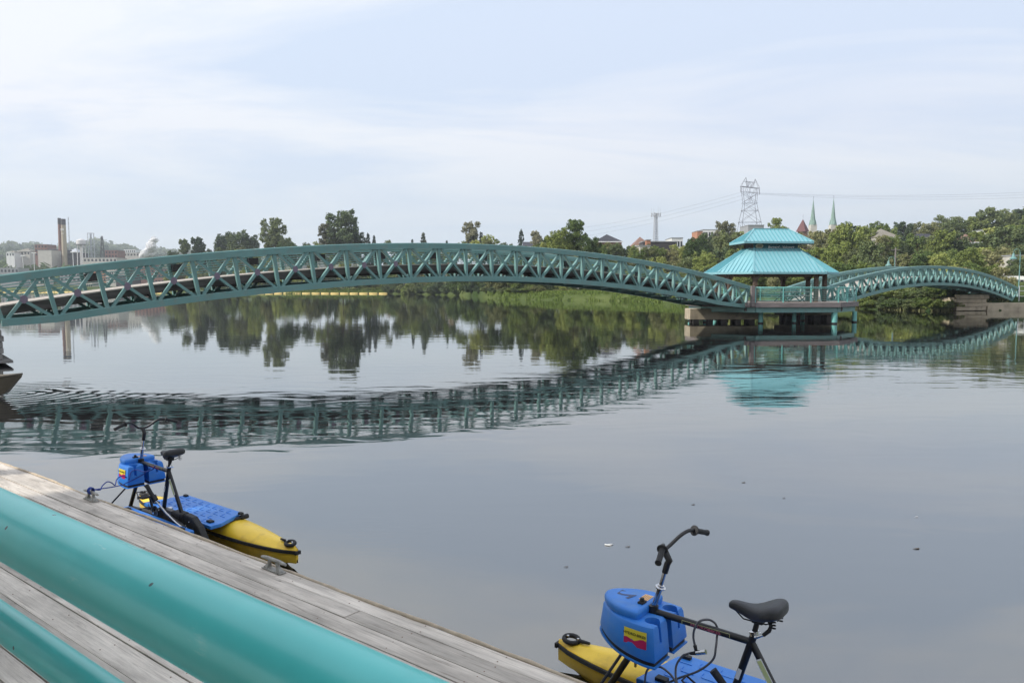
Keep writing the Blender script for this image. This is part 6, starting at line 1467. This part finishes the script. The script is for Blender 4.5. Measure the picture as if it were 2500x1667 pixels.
    for sg, dxx, dzz in ((-1, 0.05, 0.165), (1, -0.05, -0.13)):
        S_(T('crank_arm', [(0.16, sg * 0.095, 0.36), (0.16 + dxx, sg * 0.105, 0.36 + dzz)], [0.015, 0.011]))
        b = MB(); b.box(lq(0.16 + dxx, sg * 0.155, 0.36 + dzz), (0.085, 0.095, 0.022)); pd = b.build('pedal', M['rubber'], r, bevel=0.006)
        b = MB(); b.tube([lq(0.16 + dxx + 0.05, sg * 0.12, 0.365 + dzz), lq(0.16 + dxx + 0.10, sg * 0.13, 0.40 + dzz), lq(0.16 + dxx + 0.10, sg * 0.19, 0.40 + dzz), lq(0.16 + dxx + 0.05, sg * 0.20, 0.365 + dzz)], 0.006, 6); b.build('toe_strap', M['rubber'], pd)
    b = MB(); b.lathe([(0.062, -0.006), (0.066, 0), (0.062, 0.006)], n=26); cw = b.build('chain_ring', M['black'], r, loc=lq(0.16, -0.075, 0.36)); cw.rotation_euler = (R(90), 0, 0)
    S_(T('lift_lever', [(0.145, -0.165, 0.665), (0.09, -0.155, 0.60), (0.045, -0.145, 0.55)], [0.0215, 0.020, 0.020], M['rubber'], 14))
    S_(T('lever_cup', [(0.055, -0.147, 0.56), (0.02, -0.14, 0.52)], [0.034, 0.030], M['black'], 14))
    S_(T('lift_rod', [(0.03, -0.142, 0.53), (-0.12, -0.10, 0.40), (-0.30, -0.09, 0.335), (-0.46, -0.09, 0.30)], 0.0085, M['chrome'], 8))
    S_(T('leg_arm', [(-0.10, -0.07, 0.37), (-0.26, -0.075, 0.345), (-0.42, -0.06, 0.30)], 0.018, M['black'], 10))
    b = MB(); A_ = [(-0.34, 0.42), (-0.48, 0.41), (-0.60, 0.33), (-0.86, 0.02), (-0.80, -0.03), (-0.70, -0.01), (-0.40, 0.27), (-0.33, 0.34)]
    b.add([lq(x, -0.035, z) for x, z in A_] + [lq(x, 0.035, z) for x, z in A_], [tuple(range(8)), tuple(range(15, 7, -1))] + [(i, i + 8, (i + 1) % 8 + 8, (i + 1) % 8) for i in range(8)]); lg = b.build('propeller_leg', M['rubber'], r, bevel=0.012)
    for k in range(3): b = MB(); b.lathe([(0.007, -.002), (0.006, .003), (0.001, .004)], n=8); sc_ = b.build('screw', M['chrome'], lg, loc=lq(-0.44 - 0.07 * k, -0.040, 0.36 - 0.07 * k)); sc_.rotation_euler = (R(-90), 0, 0)
    S_(T('leg_rod', [(-0.40, -0.055, 0.32), (-0.62, -0.055, 0.10)], 0.007, M['chrome'], 8))
    b = MB()
    for k in range(2):
        sg = 1 if k else -1; b.add([lq(-0.845, sg * .01, -0.03), lq(-0.845, sg * .13, -0.06), lq(-0.86, sg * .15, 0.0), lq(-0.87, sg * .02, 0.02), lq(-0.855, sg * .01, -0.03), lq(-0.855, sg * .13, -0.06), lq(-0.87, sg * .15, 0.0), lq(-0.88, sg * .02, 0.02)], [(0, 1, 2, 3), (7, 6, 5, 4), (0, 4, 5, 1), (1, 5, 6, 2), (2, 6, 7, 3), (3, 7, 4, 0)])
    b.build('propeller', M['rubber'], lg)
    return r
bkR = bike(sp(1.412, 3.9, 0), 'nearer water bike at the bottom right, with a cable lock looped on its top tube', 'near')
bkL = bike(sp(7.546, 3.9, 0), 'farther water bike at the left, tied by a blue rope to the dock cleat', 'far')
# grey numeral on the near bike's lid
lidR = [c for c in bkR.children if c.name.startswith('lid')][0]
text_ob('numeral', '2', 0.17, M['greyink'], lidR, frame(lq(0.775, 0.01, 0.8618), Vector(lq(0.2, -1.0, 0)) - Vector(lq(0, 0, 0)), Vector(lq(1.0, 0.2, 0))), extrude=0.0003, bold=0.003)
# cable lock on the near bike
ck = empty('cable_lock', sp(1.412, 3.9, 0), DOCKR, 'grey coiled cable lock with a silver barrel hanging from the near bike', 'cable lock')
def lp(pts, rad, nm_, m_, k=6):
    cm = catmull([Vector(lq(*p_)) for p_ in pts], k, closed=False); b = MB(); b.tube(cm, rad, 8); return b.build(nm_, m_, ck, smooth=True)
cab = mat('grey_coated_cable', (0.09, 0.09, 0.10), rough=0.35, var=0.15)
lp([(0.300, -0.040, 0.690), (0.315, -0.040, 0.745), (0.308, -0.042, 0.80), (0.285, -0.03, 0.845), (0.245, 0.0, 0.855), (0.215, 0.02, 0.835), (0.20, 0.026, 0.80)], 0.0065, 'loop', cab)
lp([(0.20, 0.022, 0.79), (0.195, 0.0, 0.765), (0.185, -0.035, 0.73), (0.195, -0.05, 0.66), (0.27, -0.07, 0.58), (0.38, -0.09, 0.51), (0.50, -0.11, 0.42), (0.56, -0.12, 0.36), (0.57, -0.12, 0.45), (0.545, -0.13, 0.53), (0.47, -0.14, 0.57), (0.40, -0.145, 0.55), (0.36, -0.15, 0.51)], 0.0062, 'cable', cab)
lp([(0.36, -0.15, 0.51), (0.365, -0.13, 0.50), (0.39, -0.10, 0.53), (0.395, -0.08, 0.58), (0.37, -0.06, 0.63), (0.33, -0.045, 0.655), (0.295, -0.045, 0.668)], 0.0062, 'cable', cab)
b = MB(); b.tube([lq(0.305, -0.041, 0.705), lq(0.297, -0.041, 0.675)], [0.011, 0.009], 10); b.build('ferrule', M['rubber'], ck, smooth=True)
b = MB(); b.tube([lq(0.330, -0.045, 0.652), lq(0.290, -0.045, 0.668)], [0.008, 0.012], 10); b.build('ferrule', M['rubber'], ck, smooth=True)
b = MB(); b.tube([lq(0.292, -0.045, 0.667), lq(0.238, -0.045, 0.690)], 0.013, 14); sharp_smooth(b.build('lock_barrel', M['chrome'], ck))
# blue mooring rope from the cleat to the far bike's box
rp = MB(); X0 = 7.546; Q0 = 3.9
A_ = [(7.43, 3.09, .80), (7.46, 3.12, .79), (7.46, 3.163, .775), (7.555, 3.227, .75), (7.668, 3.29, .752), (7.705, 3.353, .775), (7.755, 3.417, .745), (7.82, 3.48, .696), (7.925, 3.543, .721), (7.977, 3.607, .737), (7.998, 3.66, .72), (8.02, 3.69, .70)]
cm = catmull([sp(*p_) for p_ in A_], 5, closed=False); rp.tube(cm, 0.0055, 7)
A_ = [(7.43, 3.09, .79), (7.50, 3.16, .775), (7.72, 3.38, .71), (7.93, 3.60, .655), (7.985, 3.67, .655), (8.005, 3.72, .66), (8.008, 3.85, .70), (8.005, 3.90, .73), (7.99, 3.93, .76)]
cm = catmull([sp(*p_) for p_ in A_], 5, closed=False); rp.tube(cm, 0.0055, 7)
A_ = [(7.77, 3.87, .83), (7.80, 3.86, .79), (7.86, 3.80, .765), (8.0, 3.78, .77), (8.008, 3.73, .75), (8.008, 3.71, .68)]
cm = catmull([sp(*p_) for p_ in A_], 5, closed=False); rp.tube(cm, 0.0055, 7)
for k in range(4): rp.tube([sp(7.43 + (k - 1.5) * 0.012 + 0.01 * math.cos(a_), 3.085 + 0.028 * math.cos(a_), 0.79 + 0.028 * math.sin(a_)) for a_ in [i * 2 * math.pi / 12 for i in range(13)]], 0.0055, 6)
tag(rp.build('mooring_rope', M['rope_blue'], None, smooth=True), 'slack blue rope from the dock cleat to the farther water bike', 'rope')

number_groups()
